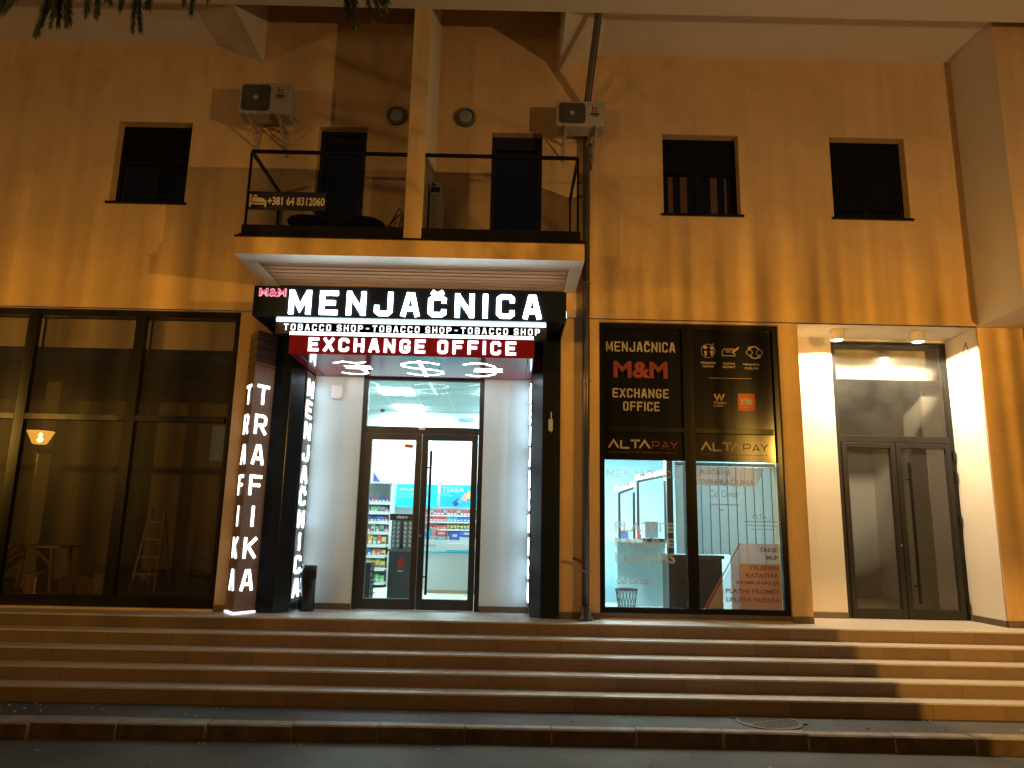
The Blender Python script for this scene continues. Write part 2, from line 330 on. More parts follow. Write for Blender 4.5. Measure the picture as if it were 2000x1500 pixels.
def _g():
    C = [(1, .82), (1, 1 - c_ * .5), (1 - c_, 1), (c_, 1), (0, 1 - c_ * .6), (0, c_ * .6), (c_, 0), (1 - c_, 0), (1, c_ * .5), (1, .18)]
    O = ['c', (0, c_ * .6), (c_, 0), (1 - c_, 0), (1, c_ * .6), (1, 1 - c_ * .6), (1 - c_, 1), (c_, 1), (0, 1 - c_ * .6)]
    A = [[(0, 0), (.36, 1), (.64, 1), (1, 0)], ['b', (.14, .27), (.86, .27)]]
    P = [(0, 0), (0, 1), (1 - c_, 1), (1, 1 - c_ * .6), (1, .45 + c_ * .6), (1 - c_, .45), (0, .45)]
    G = {'A': A, 'C': [C], 'Č': [[(p[0], p[1] * .88) for p in C], [(.22, 1.12), (.5, 1.0), (.78, 1.12)]], 'O': [O], 'E': [[(1, 1), (0, 1), (0, 0), (1, 0)], [(0, .5), (.82, .5)]],
         'F': [[(1, 1), (0, 1), (0, 0)], [(0, .5), (.85, .5)]], 'G': [C[:-1] + [(1, .40), (.62, .40)]], 'H': [[(0, 0), (0, 1)], [(1, 0), (1, 1)], [(0, .5), (1, .5)]],
         'I': [[(0, 0), (0, 1)]], 'J': [[(1, 1), (1, c_ * .6), (1 - c_, 0), (c_, 0), (0, c_ * .6), (0, .3)]], 'K': [[(0, 0), (0, 1)], [(0, .42), (1, 1)], [(.3, .58), (1, 0)]],
         'M': [[(0, 0), (0, 1)], [(1, 0), (1, 1)], ['b', (.02, 1.04), (.5, .18), (.98, 1.04)]], 'N': [[(0, 0), (0, 1)], [(1, 0), (1, 1)], ['b', (.0, 1.02), (1.0, -.02)]],
         'P': [P], 'R': [P, [(.5, .45), (1, 0)]], 'B': [['c', (0, 0), (1 - c_, 0), (1, c_ * .6), (1, .42), (.88, .5), (1, .58), (1, 1 - c_ * .6), (1 - c_, 1), (0, 1)], [(0, .5), (.85, .5)]],
         'S': [[(1, .86), (1, 1 - c_ * .5), (1 - c_, 1), (c_, 1), (0, 1 - c_ * .6), (0, .62), (c_, .5), (1 - c_, .5), (1, .38), (1, c_ * .6), (1 - c_, 0), (c_, 0), (0, c_ * .5), (0, .14)]],
         'T': [[(0, 1), (1, 1)], [(.5, 1), (.5, 0)]], 'X': [[(0, 0), (1, 1)], [(0, 1), (1, 0)]], '-': [[(0, .5), (1, .5)]],
         '&': [[(1, 0), (.18, .72), (.18, .9), (.34, 1), (.58, 1), (.72, .88), (.72, .72), (.1, .36), (0, .22), (.14, 0), (.6, 0), (1, .4)]]}
    return G
GLYPH = _g()
def front(y): return lambda u, v, w: (u, y - w, v)

# ---------------------------------------------------------------- objects
def tag(o, label=None, cat=None, group=None, kind=None):
    if label: o['label'] = label
    if cat: o['category'] = cat
    if group: o['group'] = group
    if kind: o['kind'] = kind
    return o
def thing(name, label, cat, base=(0, 0, 0), group=None):
    o = bpy.data.objects.new(name, None); COL.objects.link(o); o.location = base; o.empty_display_size = 0.1; o['base'] = list(base)
    return tag(o, label, cat, group)
def part(name, mb, m, parent, smooth=False, bevel=0.0, label=None):
    """mesh in world coordinates, linked under its thing (or part); origins sit at the thing's base"""
    base = parent['base']; o = mb.build(name, m, base, smooth, bevel); o.parent = parent; o['base'] = list(base)
    return tag(o, label)
def single(name, mb, m, label, cat, base, group=None, smooth=False, bevel=0.0):
    o = mb.build(name, m, base, smooth, bevel); o.location = base; return tag(o, label, cat, group)
def struct(name, mb, m, base=(0, 0, 0)):
    o = mb.build(name, m, base); o.location = base; return tag(o, None, None, None, 'structure')
def copy_tree(o, parent=None):
    kids = [k for k in o.children]; c = o.copy(); COL.objects.link(c)
    if parent is not None: c.parent = parent
    for k in kids: copy_tree(k, c)
    return c

# ================================================================ ground
struct('road', MB().quad((-60, -60, -0.95), (60, -60, -0.95), (60, -2.18, -0.95), (-60, -2.18, -0.95)), road_m)
mb = MB()
xs = [-30, -8, -5.4, -2.7, 0.1, 2.0, 2.9, 5.7, 9, 30]
mb.add([(x, y, z) for x in xs for y, z in ((-2.10, -0.806), (-1.0, -0.79))], [(2 * i, 2 * i + 2, 2 * i + 3, 2 * i + 1) for i in range(len(xs) - 1)])
struct('pavement', mb, pave_m)
kb = tag(bpy.data.objects.new('kerb', None), None, None, None, 'structure'); COL.objects.link(kb); kb['base'] = [0, 0, 0]
x = -12.0; ks = [-5.42, -4.58, -3.75, -2.89, -2.06, -1.22, -0.37, 0.49, 1.33, 2.19, 3.03, 3.88, 4.67, 5.5, 6.33]
for i in range(len(ks) - 1):
    a, b = ks[i] + 0.008, ks[i + 1] - 0.008; dy = 0.006 * math.sin(i * 2.3) - 0.012 * ((ks[i] - 1.0) / 5) ** 2 * 8; dz = 0.004 * math.sin(i * 1.7)
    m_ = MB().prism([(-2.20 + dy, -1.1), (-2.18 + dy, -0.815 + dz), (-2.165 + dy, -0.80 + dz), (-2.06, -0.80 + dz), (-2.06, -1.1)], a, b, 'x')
    m_.mi = [1 if j == 2 + 0 else 0 for j in range(len(m_.f))]; o = part('kerbstone', m_, [concrete, kerb_dirt_shade], kb)
m_ = MB()
for i, k in enumerate(ks):
    w = 0.010 + 0.006 * (i % 3 == 0); dy = -0.012 * ((k - 1.0) / 5) ** 2 * 8
    m_.prism([(-2.196 + dy, -0.95), (-2.176 + dy, -0.816), (-2.163 + dy, -0.803), (-2.07, -0.803), (-2.07, -0.95)], k - w, k + w, 'x')
part('mortar_joint', m_, mortar, kb)
m_ = MB()
for i in range(60):
    x, y = random.uniform(-6, 6), random.choice([random.uniform(-2.0, -1.55), random.uniform(-3.3, -2.3)]); z = -0.794 if y > -2.1 else -0.947
    s = random.uniform(0.006, 0.016); a = random.uniform(0, 3)
    m_.prism([(x + s * math.cos(a + k * 2.1) * random.uniform(.6, 1.5), y + s * math.sin(a + k * 2.1)) for k in range(3)], z - 0.01, z + 0.006, 'z')
tag(m_.build('litter', ltc), None, None, None, 'stuff')

# steps
st = thing('entrance_steps', 'five long brown stone steps with pale treads running the whole shopfront', 'steps', (0, -1.5, -0.8))
for k in range(5):
    y = -0.42 - 0.27 * k; z = -0.157 * k
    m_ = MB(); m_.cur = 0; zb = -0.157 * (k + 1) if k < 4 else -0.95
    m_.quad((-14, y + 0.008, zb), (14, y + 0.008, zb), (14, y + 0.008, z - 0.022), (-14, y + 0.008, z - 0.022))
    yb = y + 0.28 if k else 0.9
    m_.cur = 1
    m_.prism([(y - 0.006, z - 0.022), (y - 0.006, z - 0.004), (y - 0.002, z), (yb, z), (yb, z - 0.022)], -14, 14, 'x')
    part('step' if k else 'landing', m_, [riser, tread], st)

# ================================================================ building
B = thing('building', 'ochre plastered building with shops below and balconies above', 'building', (0, 0, 0))
WINS = [(-5.86, -4.77, 5.67, 6.95), (2.19, 3.315, 5.67, 6.94), (4.67, 5.785, 5.67, 6.95)]
DOORS = [(-2.895, -2.18, 4.66, 6.935), (-0.335, 0.415, 4.66, 6.905)]
mb = MB(); mb.wall(-14, 6.64, 4.075, 9.4, 0.0, 0.26, WINS + DOORS)
part('facade_wall', mb, ochre, B)
mb = MB(); mb.box(-14, -0.003, 4.075, -3.46, 0, 4.345, 'xXyzZ'); mb.box(0.92, -0.003, 4.075, 6.63, 0, 4.33, 'xXyzZ'); part('facade_band', mb, ochre, B)
mb = MB(); mb.wall(-14, 7.25, -0.1, 4.07, 0.035, 0.77, [(-13.9, -3.80, 0.03, 4.062), (-3.24, 0.70, -0.1, 3.9), (1.25, 3.775, 0.02, 4.035), (4.05, 6.60, -0.1, 4.07)])
part('ground_floor_wall', mb, ochre, B)
part('recess_wall', MB().wall(4.06, 6.59, -0.1, 4.065, 0.765, 1.0, [(4.835, 6.585, -0.1, 4.03)]), white, B)
mb = MB(); mb.box(6.592, 0.05, 0, 6.598, 0.77, 4.06, 'x'); mb.quad((4.05, 0.04, 4.066), (4.05, 0.77, 4.066), (6.598, 0.77, 4.066), (6.598, 0.04, 4.066)); part('recess_plaster', mb, white, B)
part('entrance_wall', MB().wall(-2.84, 0.335, -0.1, 3.4, 0.61, 0.9, [(-2.135, -0.36, -0.1, 3.30)]), mat('entrance_plaster', (0.60, 0.69, 0.75), 0.85, var=0.05, vscale=1.5, bump=0.5, bscale=220), B)
mb = MB()
for a, b, y in ((-3.80, -3.5, 0.03), (0.6, 1.25, 0.03), (1.26, 3.77, 0.075), (3.775, 4.05, 0.03), (6.60, 7.25, 0.03)): part('skirting', MB().box(a, y - 0.012, 0.0, b, y + 0.02, 0.085), skirt, B)
for q in ((4.06, 0.75, 4.835, 0.78), (6.58, 0.05, 6.60, 0.77), (-2.82, 0.595, -2.135, 0.62), (-0.36, 0.595, 0.32, 0.62)): part('skirting', MB().box(q[0], q[1], 0, q[2], q[3], .083), skirt, B)
# soffits, beam, pier, fin
mb = MB()
mb.prism([(-14, 8.25), (-4.5, 8.25), (-3.81, 7.955), (-3.81, 9.4), (-14, 9.4)], -1.29, 0.0, 'y')
mb.prism([(0.66, 7.955), (1.26, 8.23), (6.64, 8.23), (6.64, 9.4), (0.66, 9.4)], -1.29, 0.0, 'y')
mb.box(-3.81, -1.29, 9.2, 0.66, 0, 9.4, 'z')
part('soffit', mb, white, B)
part('roof_beam', MB().box(-14, -1.9, 7.95, 14, -1.282, 9.4), white, B)
mb = MB(); mb.cur = 0; mb.box(6.60, -0.96, 4.075, 10, 0.4, 9.4, 'xzZXY'); mb.cur = 1; mb.box(6.60, -0.96, 4.075, 10, 0.4, 9.4, 'y'); part('corner_pier', mb, [white, ochre], B)
mb = MB(); mb.box(-1.37, -1.28, 4.66, -1.15, 0, 9.3, 'xXZ'); mb.cur = 1; mb.box(-1.37, -1.28, 4.66, -1.15, 0, 9.3, 'y'); part('fin_wall', mb, [white, ochre], B)
# balcony
x0, x1, yf, zb, zt = -3.465, 0.905, -1.28, 4.435, 4.655
mb = MB(); mb.cur = 1; mb.quad((x0, yf, zb), (x1, yf, zb), (x1, yf, zt), (x0, yf, zt)); mb.quad((x0, yf, zb), (x0, yf, zt), (x0, 0, zt), (x0, 0, zb)); mb.quad((x1, yf, zb), (x1, 0, zb), (x1, 0, zt), (x1, yf, zt))
mb.cur = 0
xi0, xi1, yi0, yi1 = -3.255, 0.735, -0.98, -0.03
for a, b, c, d in ((x0, x1, yf, yi0), (x0, x1, yi1, 0), (x0, xi0, yi0, yi1), (xi1, x1, yi0, yi1)): mb.quad((a, c, zb), (a, d, zb), (b, d, zb), (b, c, zb))
mb.cur = 2; mb.box(xi0, yi0, zb, xi1, yi1, zb + 0.10, 'xXyYZ'); mb.cur = 0; mb.quad((x0, yf, zt), (x1, yf, zt), (x1, 0, zt), (x0, 0, zt))
slab = part('balcony_slab', mb, [white, ochre, mat('slat_void', (.03, .026, .022), .9)], B)  # recess behind the slats painted dark so the gaps look shaded
mb = MB(); n = 7
for i in range(n):
    a = yi0 + 0.012 + i * (yi1 - yi0 - 0.01) / n; mb.box(xi0 + 0.004, a, zb + 0.004, xi1 - 0.004, a + 0.094, zb + 0.03)
part('soffit_slats', mb, slatm, slab)
mb = MB(); mb.box(x0 - 0.01, yf - 0.03, zt, x1 + 0.02, 0, zt + 0.022); mb.box(x0 + 0.02, yf + 0.02, zt + 0.022, x1 - 0.02, yf + 0.08, zt + 0.06)
part('drip_edge', mb, alu_brown, slab)
def railing(xa, xb, side):
    g = thing('balcony_railing', 'dark glass railing of the left balcony, with the phone banner on it' if side < 0 else 'dark glass railing of the right balcony, between fin wall and drainpipe', 'railing', ((xa + xb) / 2, -1.22, 4.68), 'balcony railings')
    mb = MB(); mb.box(xa - 0.03 if side < 0 else xa, -1.255, 4.72, xb if side < 0 else xb + 0.03, -1.195, 4.835)
    xe = xa if side < 0 else xb
    mb.box(xe - 0.03, -1.195, 4.72, xe + 0.03, -0.02, 4.835); part('base_channel', mb, alu_brown, g)
    mb = MB(); mb.box(xa, -1.24, 5.835, xb, -1.20, 5.872); mb.box(xe - 0.02, -1.20, 5.835, xe + 0.02, -0.01, 5.872); part('handrail', mb, alu_brown, g)
    for yy in (-1.22, -0.03): part('post', MB().box(xe - 0.014, yy - 0.014, 4.835, xe + 0.014, yy + 0.014, 5.835), alu_brown, g)
    part('pane', MB().quad((xa + 0.02, -1.22, 4.83), (xb - 0.02, -1.22, 4.83), (xb - 0.02, -1.22, 5.84), (xa + 0.02, -1.22, 5.84)), rail_glass, g)
    part('pane', MB().quad((xe, -1.2, 4.83), (xe, -0.05, 4.83), (xe, -0.05, 5.84), (xe, -1.2, 5.84)), rail_glass, g)
railing(-3.385, -1.372, -1); railing(-1.148, 0.825, 1)
# upper windows
def upper_window(x0, x1, z0, z1, drop, lab, stripes=()):
    y = 0.16
    mb = MB(); f = 0.055
    mb.box(x0, y, z0, x0 + f, y + 0.06, z1); mb.box(x1 - f, y, z0, x1, y + 0.06, z1); mb.box(x0 + f, y, z1 - f, x1 - f, y + 0.06, z1); mb.box(x0 + f, y, z0, x1 - f, y + 0.06, z0 + f)
    xm = (x0 + x1) / 2; mb.box(xm - 0.05, y + 0.004, z0 + f, xm + 0.05, y + 0.058, z1 - f)
    w = part('window', mb, alu_brown, B, label=lab)
    zs = z1 - (z1 - z0) * drop
    mb = MB(); k = int((z1 - zs) / 0.045)
    for i in range(k): a = zs + i * (z1 - zs) / k; mb.prism([(y - 0.012, a), (y - 0.024, a + 0.012), (y - 0.020, a + 0.036), (y - 0.010, a + 0.0435), (y - 0.006, a)], x0 + 0.03, x1 - 0.03, 'x')
    part('shutter', mb, shutter_m, w)
    part('pane', MB().quad((x0 + f, y + 0.03, z0 + f), (x1 - f, y + 0.03, z0 + f), (x1 - f, y + 0.03, z1 - f), (x0 + f, y + 0.03, z1 - f)), blackpane, w)
    part('sill', MB().box(x0 - 0.035, -0.035, z0 - 0.028, x1 + 0.035, y, z0 + 0.004), alu_brown, w)
    if stripes:
        mb = MB()
        for a, b in stripes: mb.box(a, y + 0.024, z0 + 0.07, b, y + 0.028, zs - 0.02)
        part('curtain', mb, mat('curtain', (0.10, 0.05, 0.03), 0.9), w)
upper_window(*WINS[0], 0.47, 'window with half lowered black shutter and bare panes')
upper_window(*WINS[1], 0.45, 'window with half lowered black shutter and brown curtain edges', ((2.30, 2.37), (2.48, 2.58), (2.93, 3.03), (3.14, 3.17)))
upper_window(*WINS[2], 0.86, 'window with its black shutter almost fully lowered')
for (a, b, c, d), open_ in zip(DOORS, (0, 1)):
    y = 0.14; f = 0.07; mb = MB()
    mb.box(a, y, c, a + f, y + 0.06, d); mb.box(b - f, y, c, b, y + 0.06, d); mb.box(a + f, y, d - (0.06 if not open_ else 0.2), b - f, y + 0.06, d); mb.box(a + f, y, c, b - f, y + 0.06, c + 0.25)
    w = part('balcony_door', mb, mat('blue_black_frame', (0.010, 0.011, 0.018), 0.4), B)
    part('pane', MB().quad((a + f, y + 0.035, c), (b - f, y + 0.035, c), (b - f, y + 0.035, d), (a + f, y + 0.035, d)), bluepane, w)
    if open_: part('blind_box', MB().box(a + f, y - 0.008, d - 0.20, b - f, y + 0.0, d - 0.185), alu_dark, w)
    part('handle', MB().box(b - f - 0.03 if not open_ else a + 0.02, y - 0.03, 5.65, b - f - 0.01 if not open_ else a + 0.04, y, 5.8), alu_dark, w)

# ---- left dark shop window
def frame_grid(name, x0, x1, z0, z1, xm, zm, y, d, fw, m, parent, mw=None):
    mb = MB(); mw = mw or fw
    mb.box(x0, y, z0, x0 + fw, y + d, z1); mb.box(x1 - fw, y, z0, x1, y + d, z1); mb.box(x0 + fw, y, z1 - fw, x1 - fw, y + d, z1); mb.box(x0 + fw, y, z0, x1 - fw, y + d, z0 + fw * 1.7)
    cuts = [x0 + fw / 2] + list(xm) + [x1 - fw / 2]
    for xx in xm: mb.box(xx - mw / 2, y - 0.004, z0 + fw * 1.7, xx + mw / 2, y + d - 0.004, z1 - fw)
    for zz in zm:
        for i in range(len(cuts) - 1):
            mb.box(cuts[i] + mw / 2, y + 0.003, zz - fw / 2, cuts[i + 1] - mw / 2, y + d - 0.006, zz + fw / 2)
    return part(name, mb, m, parent, bevel=0.004)
lw = frame_grid('shop_window', -13.6, -3.80, 0.03, 4.06, [-12.0, -10.25, -8.5, -6.73, -5.215], [2.53], 0.075, 0.09, 0.085, alu_brown, B, 0.14)
cuts = [-13.55, -12.0, -10.25, -8.5, -6.73, -5.215, -3.84]
for i in range(6):
    for a, b in ((0.12, 2.52), (2.54, 4.02)):
        part('pane', MB().quad((cuts[i], 0.12, a), (cuts[i + 1], 0.12, a), (cuts[i + 1], 0.12, b), (cuts[i], 0.12, b)), pane_dim, lw)
# room behind it
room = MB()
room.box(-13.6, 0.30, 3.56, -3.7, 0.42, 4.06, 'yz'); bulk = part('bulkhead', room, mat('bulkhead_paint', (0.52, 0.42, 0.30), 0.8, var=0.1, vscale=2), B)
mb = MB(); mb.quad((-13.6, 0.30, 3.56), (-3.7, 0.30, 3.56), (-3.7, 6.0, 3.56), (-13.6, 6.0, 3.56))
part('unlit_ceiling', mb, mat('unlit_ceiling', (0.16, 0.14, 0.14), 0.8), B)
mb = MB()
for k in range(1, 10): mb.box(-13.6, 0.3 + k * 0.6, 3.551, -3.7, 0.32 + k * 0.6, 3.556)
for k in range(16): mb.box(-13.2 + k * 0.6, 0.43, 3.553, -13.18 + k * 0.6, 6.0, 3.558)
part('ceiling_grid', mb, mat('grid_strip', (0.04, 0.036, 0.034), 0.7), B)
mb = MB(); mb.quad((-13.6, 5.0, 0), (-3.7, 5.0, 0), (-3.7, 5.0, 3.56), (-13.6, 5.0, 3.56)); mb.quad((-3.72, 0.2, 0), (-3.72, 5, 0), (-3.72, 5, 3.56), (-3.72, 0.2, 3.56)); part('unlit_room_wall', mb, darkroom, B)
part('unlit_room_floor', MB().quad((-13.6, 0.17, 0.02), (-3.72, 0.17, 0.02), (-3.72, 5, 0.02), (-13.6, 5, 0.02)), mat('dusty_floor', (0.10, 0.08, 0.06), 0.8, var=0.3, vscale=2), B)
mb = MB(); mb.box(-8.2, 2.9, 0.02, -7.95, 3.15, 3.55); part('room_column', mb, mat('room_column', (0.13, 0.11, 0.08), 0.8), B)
part('shelf_board', MB().box(-5.2, 4.9, 1.6, -4.0, 5.0, 1.63), offwhite, B)

# ---- exchange office window
ow = frame_grid('office_window', 1.25, 3.775, 0.03, 4.03, [2.50], [2.52], 0.075, 0.09, 0.075, alu_brown, B, 0.15)
for a, b in ((1.30, 2.45), (2.55, 3.72)):
    part('film_pane', MB().quad((a, 0.118, 2.1), (b, 0.118, 2.1), (b, 0.118, 4.0), (a, 0.118, 4.0)), filmblack, ow)
    part('pane', MB().quad((a, 0.12, 0.1), (b, 0.12, 0.1), (b, 0.12, 2.1), (a, 0.12, 2.1)), pane_office, ow)
D = front(0.1165)
cream_l = mat('cream_letters', (0.42, 0.38, 0.35), 0.6); red_l = mat('red_letters', (0.26, 0.025, 0.04), 0.6); gold_l = mat('gold_letters', (0.62, 0.42, 0.14), 0.6)
for s_, a, b, c, d in (('MENJAČNICA', 1.355, 2.335, 3.63, 3.775), ('EXCHANGE', 1.445, 2.23, 2.97, 3.10), ('OFFICE', 1.59, 2.10, 2.785, 2.915)):
    mb = MB(); mb.block(s_, a, b, c, d, 0.022, D, 0, 0.0012, gap=0.36); part('lettering', mb, cream_l, ow)
mb = MB(); mb.text('M&M', 1.46, 2.22, 3.25, 3.49, D, 0, 0.0012, bold=0.035); part('red_lettering', mb, red_l, ow)
mb = MB()
def alta(mb, x0, z0, w, h, t, k):
    L = [[(0, 0), (.5, 1), (1, 0)], [(0, 1), (0, 0), (1, 0)], [(0, 1), (1, 1)], [(.5, 1), (.5, 0)], [(0, 0), (.5, 1), (1, 0)]]
    pos = [0, 0.295, 0.52, 0.52, 0.73]; ws = [0.235, 0.2, 0.22, 0.22, 0.24]
    for p, ww, g in zip(pos, ws, L): mb.stroke([(x0 + (p + q[0] * ww) * w, z0 + q[1] * h) for q in g], t, D, 0, 0.0012)
def pay(mb, x0, z0, w, h, t):
    for p, g in ((0, [(0, 0), (0, 1), (.8, 1), (1, .8), (1, .6), (.8, .4), (0, .4)]), (0.37, [(0, 0), (.5, 1), (1, 0)]), (0.37, [(.2, .3), (.8, .3)]), (0.72, [(0, 1), (.5, .5), (1, 1)]), (0.72, [(.5, .5), (.5, 0)])):
        mb.stroke([(x0 + (p + q[0] * 0.28) * w, z0 + q[1] * h) for q in g], t, D, 0, 0.0012)
gl_ = mat('pale_gold_letters', (0.42, 0.36, 0.27), 0.6); alta(mb, 1.385, 2.265, 0.585, 0.105, 0.026, 0); part('lettering', mb, gl_, ow); mb = MB(); alta(mb, 2.665, 2.255, 0.565, 0.105, 0.026, 0); part('lettering', mb, gl_, ow)
mb = MB(); pay(mb, 1.99, 2.265, 0.345, 0.095, 0.013); pay(mb, 3.25, 2.255, 0.33, 0.095, 0.013); mb.text('INSTITUCIJA ELEKTRONSKOG NOVCA', 1.39, 2.33, 2.195, 2.215, D, 0, 0.0012); mb.text('INSTITUCIJA ELEKTRONSKOG NOVCA', 2.67, 3.58, 2.185, 2.205, D, 0, 0.0012)
part('red_lettering', mb, mat('dull_red_letters', (0.26, 0.04, 0.04), 0.6), ow)
mb = MB()      # service pictograms: globe, cheque with pen, two coins turning
for k in range(2):
    r = 0.1; mb.stroke(['c', *[(2.80 + r * math.cos(a * math.pi / 8), 3.665 + r * math.sin(a * math.pi / 8)) for a in range(16)]][1:], 0.005, D, 0, 0.0012, True) if k == 0 else None
for sh in ([(2.725, 3.72), (2.755, 3.745), (2.79, 3.73), (2.775, 3.69), (2.745, 3.70)], [(2.745, 3.665), (2.785, 3.66), (2.775, 3.60), (2.755, 3.585)], [(2.82, 3.72), (2.87, 3.735), (2.89, 3.69), (2.845, 3.68)], [(2.825, 3.665), (2.885, 3.665), (2.865, 3.60), (2.845, 3.59)], [(2.855, 3.765), (2.88, 3.775), (2.885, 3.755)]):
    mb.add([D(p[0], p[1], 0.0012) for p in sh], [tuple(range(len(sh)))])
mb.stroke([(3.0, 3.60), (3.0, 3.66), (3.03, 3.70), (3.17, 3.70), (3.14, 3.65), (3.18, 3.63), (3.18, 3.60)], 0.010, D, 0, 0.0012, True)
mb.stroke([(3.145, 3.645), (3.235, 3.725)], 0.02, D, 0, 0.0014); mb.stroke([(3.05, 3.675), (3.13, 3.675)], 0.008, D, 0, 0.0012); mb.stroke([(3.05, 3.655), (3.11, 3.655)], 0.008, D, 0, 0.0012)
for cx in (3.385, 3.525): mb.stroke([(cx + 0.042 * math.cos(a * math.pi / 8), 3.655 + 0.042 * math.sin(a * math.pi / 8)) for a in range(16)], 0.010, D, 0, 0.0012, True)
for s in (1, -1):
    mb.stroke([(3.455 + s * 0.075 * math.cos(a), 3.655 + s * 0.085 * math.sin(a)) for a in [0.6 + k * 0.25 for k in range(8)]], 0.020, D, 0, 0.0013)
    ex, ez = 3.455 + s * 0.08 * math.cos(2.45), 3.655 + s * 0.085 * math.sin(2.45); mb.add([D(ex + s * 0.03, ez + s * 0.035, .0014), D(ex - s * 0.03, ez + s * 0.02, .0014), D(ex - s * 0.012, ez - s * 0.03, .0014)], [(0, 1, 2)])
for s, a, b, z in (('TRANSFER', 2.685, 2.905, 3.475), ('NOVCA', 2.72, 2.875, 3.425), ('PLATNI', 3.015, 3.17, 3.47), ('PROMET', 3.0, 3.18, 3.42), ('MENJAČKI', 3.29, 3.515, 3.46), ('POSLOVI', 3.31, 3.50, 3.41)): mb.text(s, a, b, z, z + (0.042 if 'Č' in s else 0.032), D, 0, 0.0012, bold=0.03)
mb.stroke([(2.80, 3.275), (3.40, 3.275)], 0.006, D, 0, 0.0012)
mb.text('Western', 2.855, 3.03, 2.905, 2.945, D, 0, 0.0012, bold=.02); mb.text('Union', 2.855, 2.985, 2.865, 2.90, D, 0, 0.0012, bold=.02)
part('service_icons', mb, mat('tan_letters', (0.52, 0.38, 0.27), 0.6), ow)
mb = MB(); mb.stroke([(2.87, 3.05), (2.905, 2.965), (2.935, 3.03)], 0.026, D, 0, 0.0012); mb.stroke([(2.935, 3.05), (2.965, 2.965), (3.005, 3.05)], 0.026, D, 0, 0.0016); part('gold_logo', mb, gold_l, ow)
mb = MB(); mb.prism([(3.195, 2.83), (3.21, 2.815), (3.42, 2.815), (3.435, 2.83), (3.435, 3.045), (3.42, 3.06), (3.21, 3.06), (3.195, 3.045)], 0.1165, 0.1153, 'y'); part('orange_logo', mb, mat('orange_tile', (0.50, 0.10, 0.035), 0.6), ow)
mb = MB(); mb.text('ria', 3.235, 3.40, 2.90, 3.015, front(0.1152), 0, 0.0012, bold=.05); mb.stroke([(3.235, 2.865), (3.40, 2.865)], 0.008, front(0.1152), 0, 0.0012); part('logo_lettering', mb, cream_l, ow)
# lettering on the clear lower panes
tl = film('translucent_white_foil', (0.66, 0.66, 0.60), 0.36)
mb = MB(); mb.block('MENJAČNICA', 1.36, 2.34, 1.86, 1.965, 0.02, D, 0, 0.0012, gap=0.36); part('foil_lettering', mb, tl, ow)
for s, a, b, c, d in (('PLATITE', 1.46, 2.255, 1.13, 1.265), ('RAČUNE', 1.46, 2.26, 0.93, 1.095), ('KOD NAS', 1.46, 2.27, 0.725, 0.865)): part('foil_lettering', MB().text(s, a, b, c, d, D, 0, 0.0012, bold=0.03), tl, ow)
mb = MB(); mb.text('Call Centar', 1.475, 1.92, 0.45, 0.535, D, 0, 0.0012, bold=0.02); part('foil_lettering', mb, tl, ow)
mb = MB(); mb.text('Call Centar', 2.76, 3.16, 1.62, 1.71, D, 0, 0.0014, bold=0.01); mb.stroke([(2.76, 1.52), (3.15, 1.52)], 0.02, D, 0, 0.0012)
mb.text('ALTA', 3.32, 3.52, 1.34, 1.40, D, 0, .0012, bold=.02); mb.stroke([(3.22, 1.30), (3.70, 1.30)], 0.018, D, 0, .0012); mb.stroke([(3.24, 1.255), (3.70, 1.245)], 0.014, D, 0, .0012); mb.stroke([(3.30, 1.20), (3.6, 1.20)], 0.012, D, 0, .0012); mb.stroke([(2.9, 1.45), (2.93, 1.45)], 0.03, D, 0, .0012)
part('foil_lettering', mb, tl, ow)
mb = MB(); mb.quad(D(2.56, 1.77, .0004), D(3.40, 1.77, .0004), D(3.52, 2.02, .0004), D(2.56, 2.02, .0004)); part('pale_strip', mb, film('pale_strip', (0.70, 0.64, 0.58), 0.55), ow)
mb = MB(); mb.text('PLAĆANJE', 2.63, 3.06, 1.905, 2.01, D, .0008, .002, bold=.02); mb.text('SVIH RAČUNA', 2.63, 3.38, 1.785, 1.885, D, .0008, .002, bold=.02); part('grey_lettering', mb, film('grey_foil', (0.42, 0.36, 0.36), 0.6), ow)
mb = MB(); mb.add([D(p[0], p[1], .0004) for p in ((2.68, 0.16), (3.68, 0.16), (3.68, 1.01), (3.17, 1.01))], [(0, 1, 2, 3)]); part('price_poster', mb, film('poster_foil', (0.60, 0.45, 0.34), 0.58), ow)
mb = MB(); mb.add([D(p[0], p[1], .0008) for p in ((2.63, 0.16), (2.665, 0.16), (3.165, 1.01), (3.13, 1.01))], [(0, 1, 2, 3)]); part('poster_edge', mb, film('poster_edge', (0.45, 0.16, 0.10), 0.75), ow)
mb = MB(); mb.quad(D(3.13, 0.165, .0008), D(3.675, 0.165, .0008), D(3.675, 0.745, .0008), D(3.13, 0.745, .0008)); part('lamplit_patch', mb, film('lamplit_patch', (0.55, 0.27, 0.09), 0.8), ow)  # orange rectangle paints the lamp light on the brown area behind
for s, a, z in (('TAKSE', 3.40, 0.90), ('MUP', 3.49, 0.80), ('TELEFON', 3.25, 0.665), ('KATASTAR', 3.21, 0.565), ('KOMUNALIJE', 3.08, 0.465), ('PLATNI PROMET', 2.93, 0.36), ('UPLATA PAZARA', 2.93, 0.25)): part('brown_lettering', MB().text(s, a, 3.65, z, z + 0.058, D, .0012, .0024, bold=.03), film('brown_foil', (0.30, 0.09, 0.04), 0.85), ow)
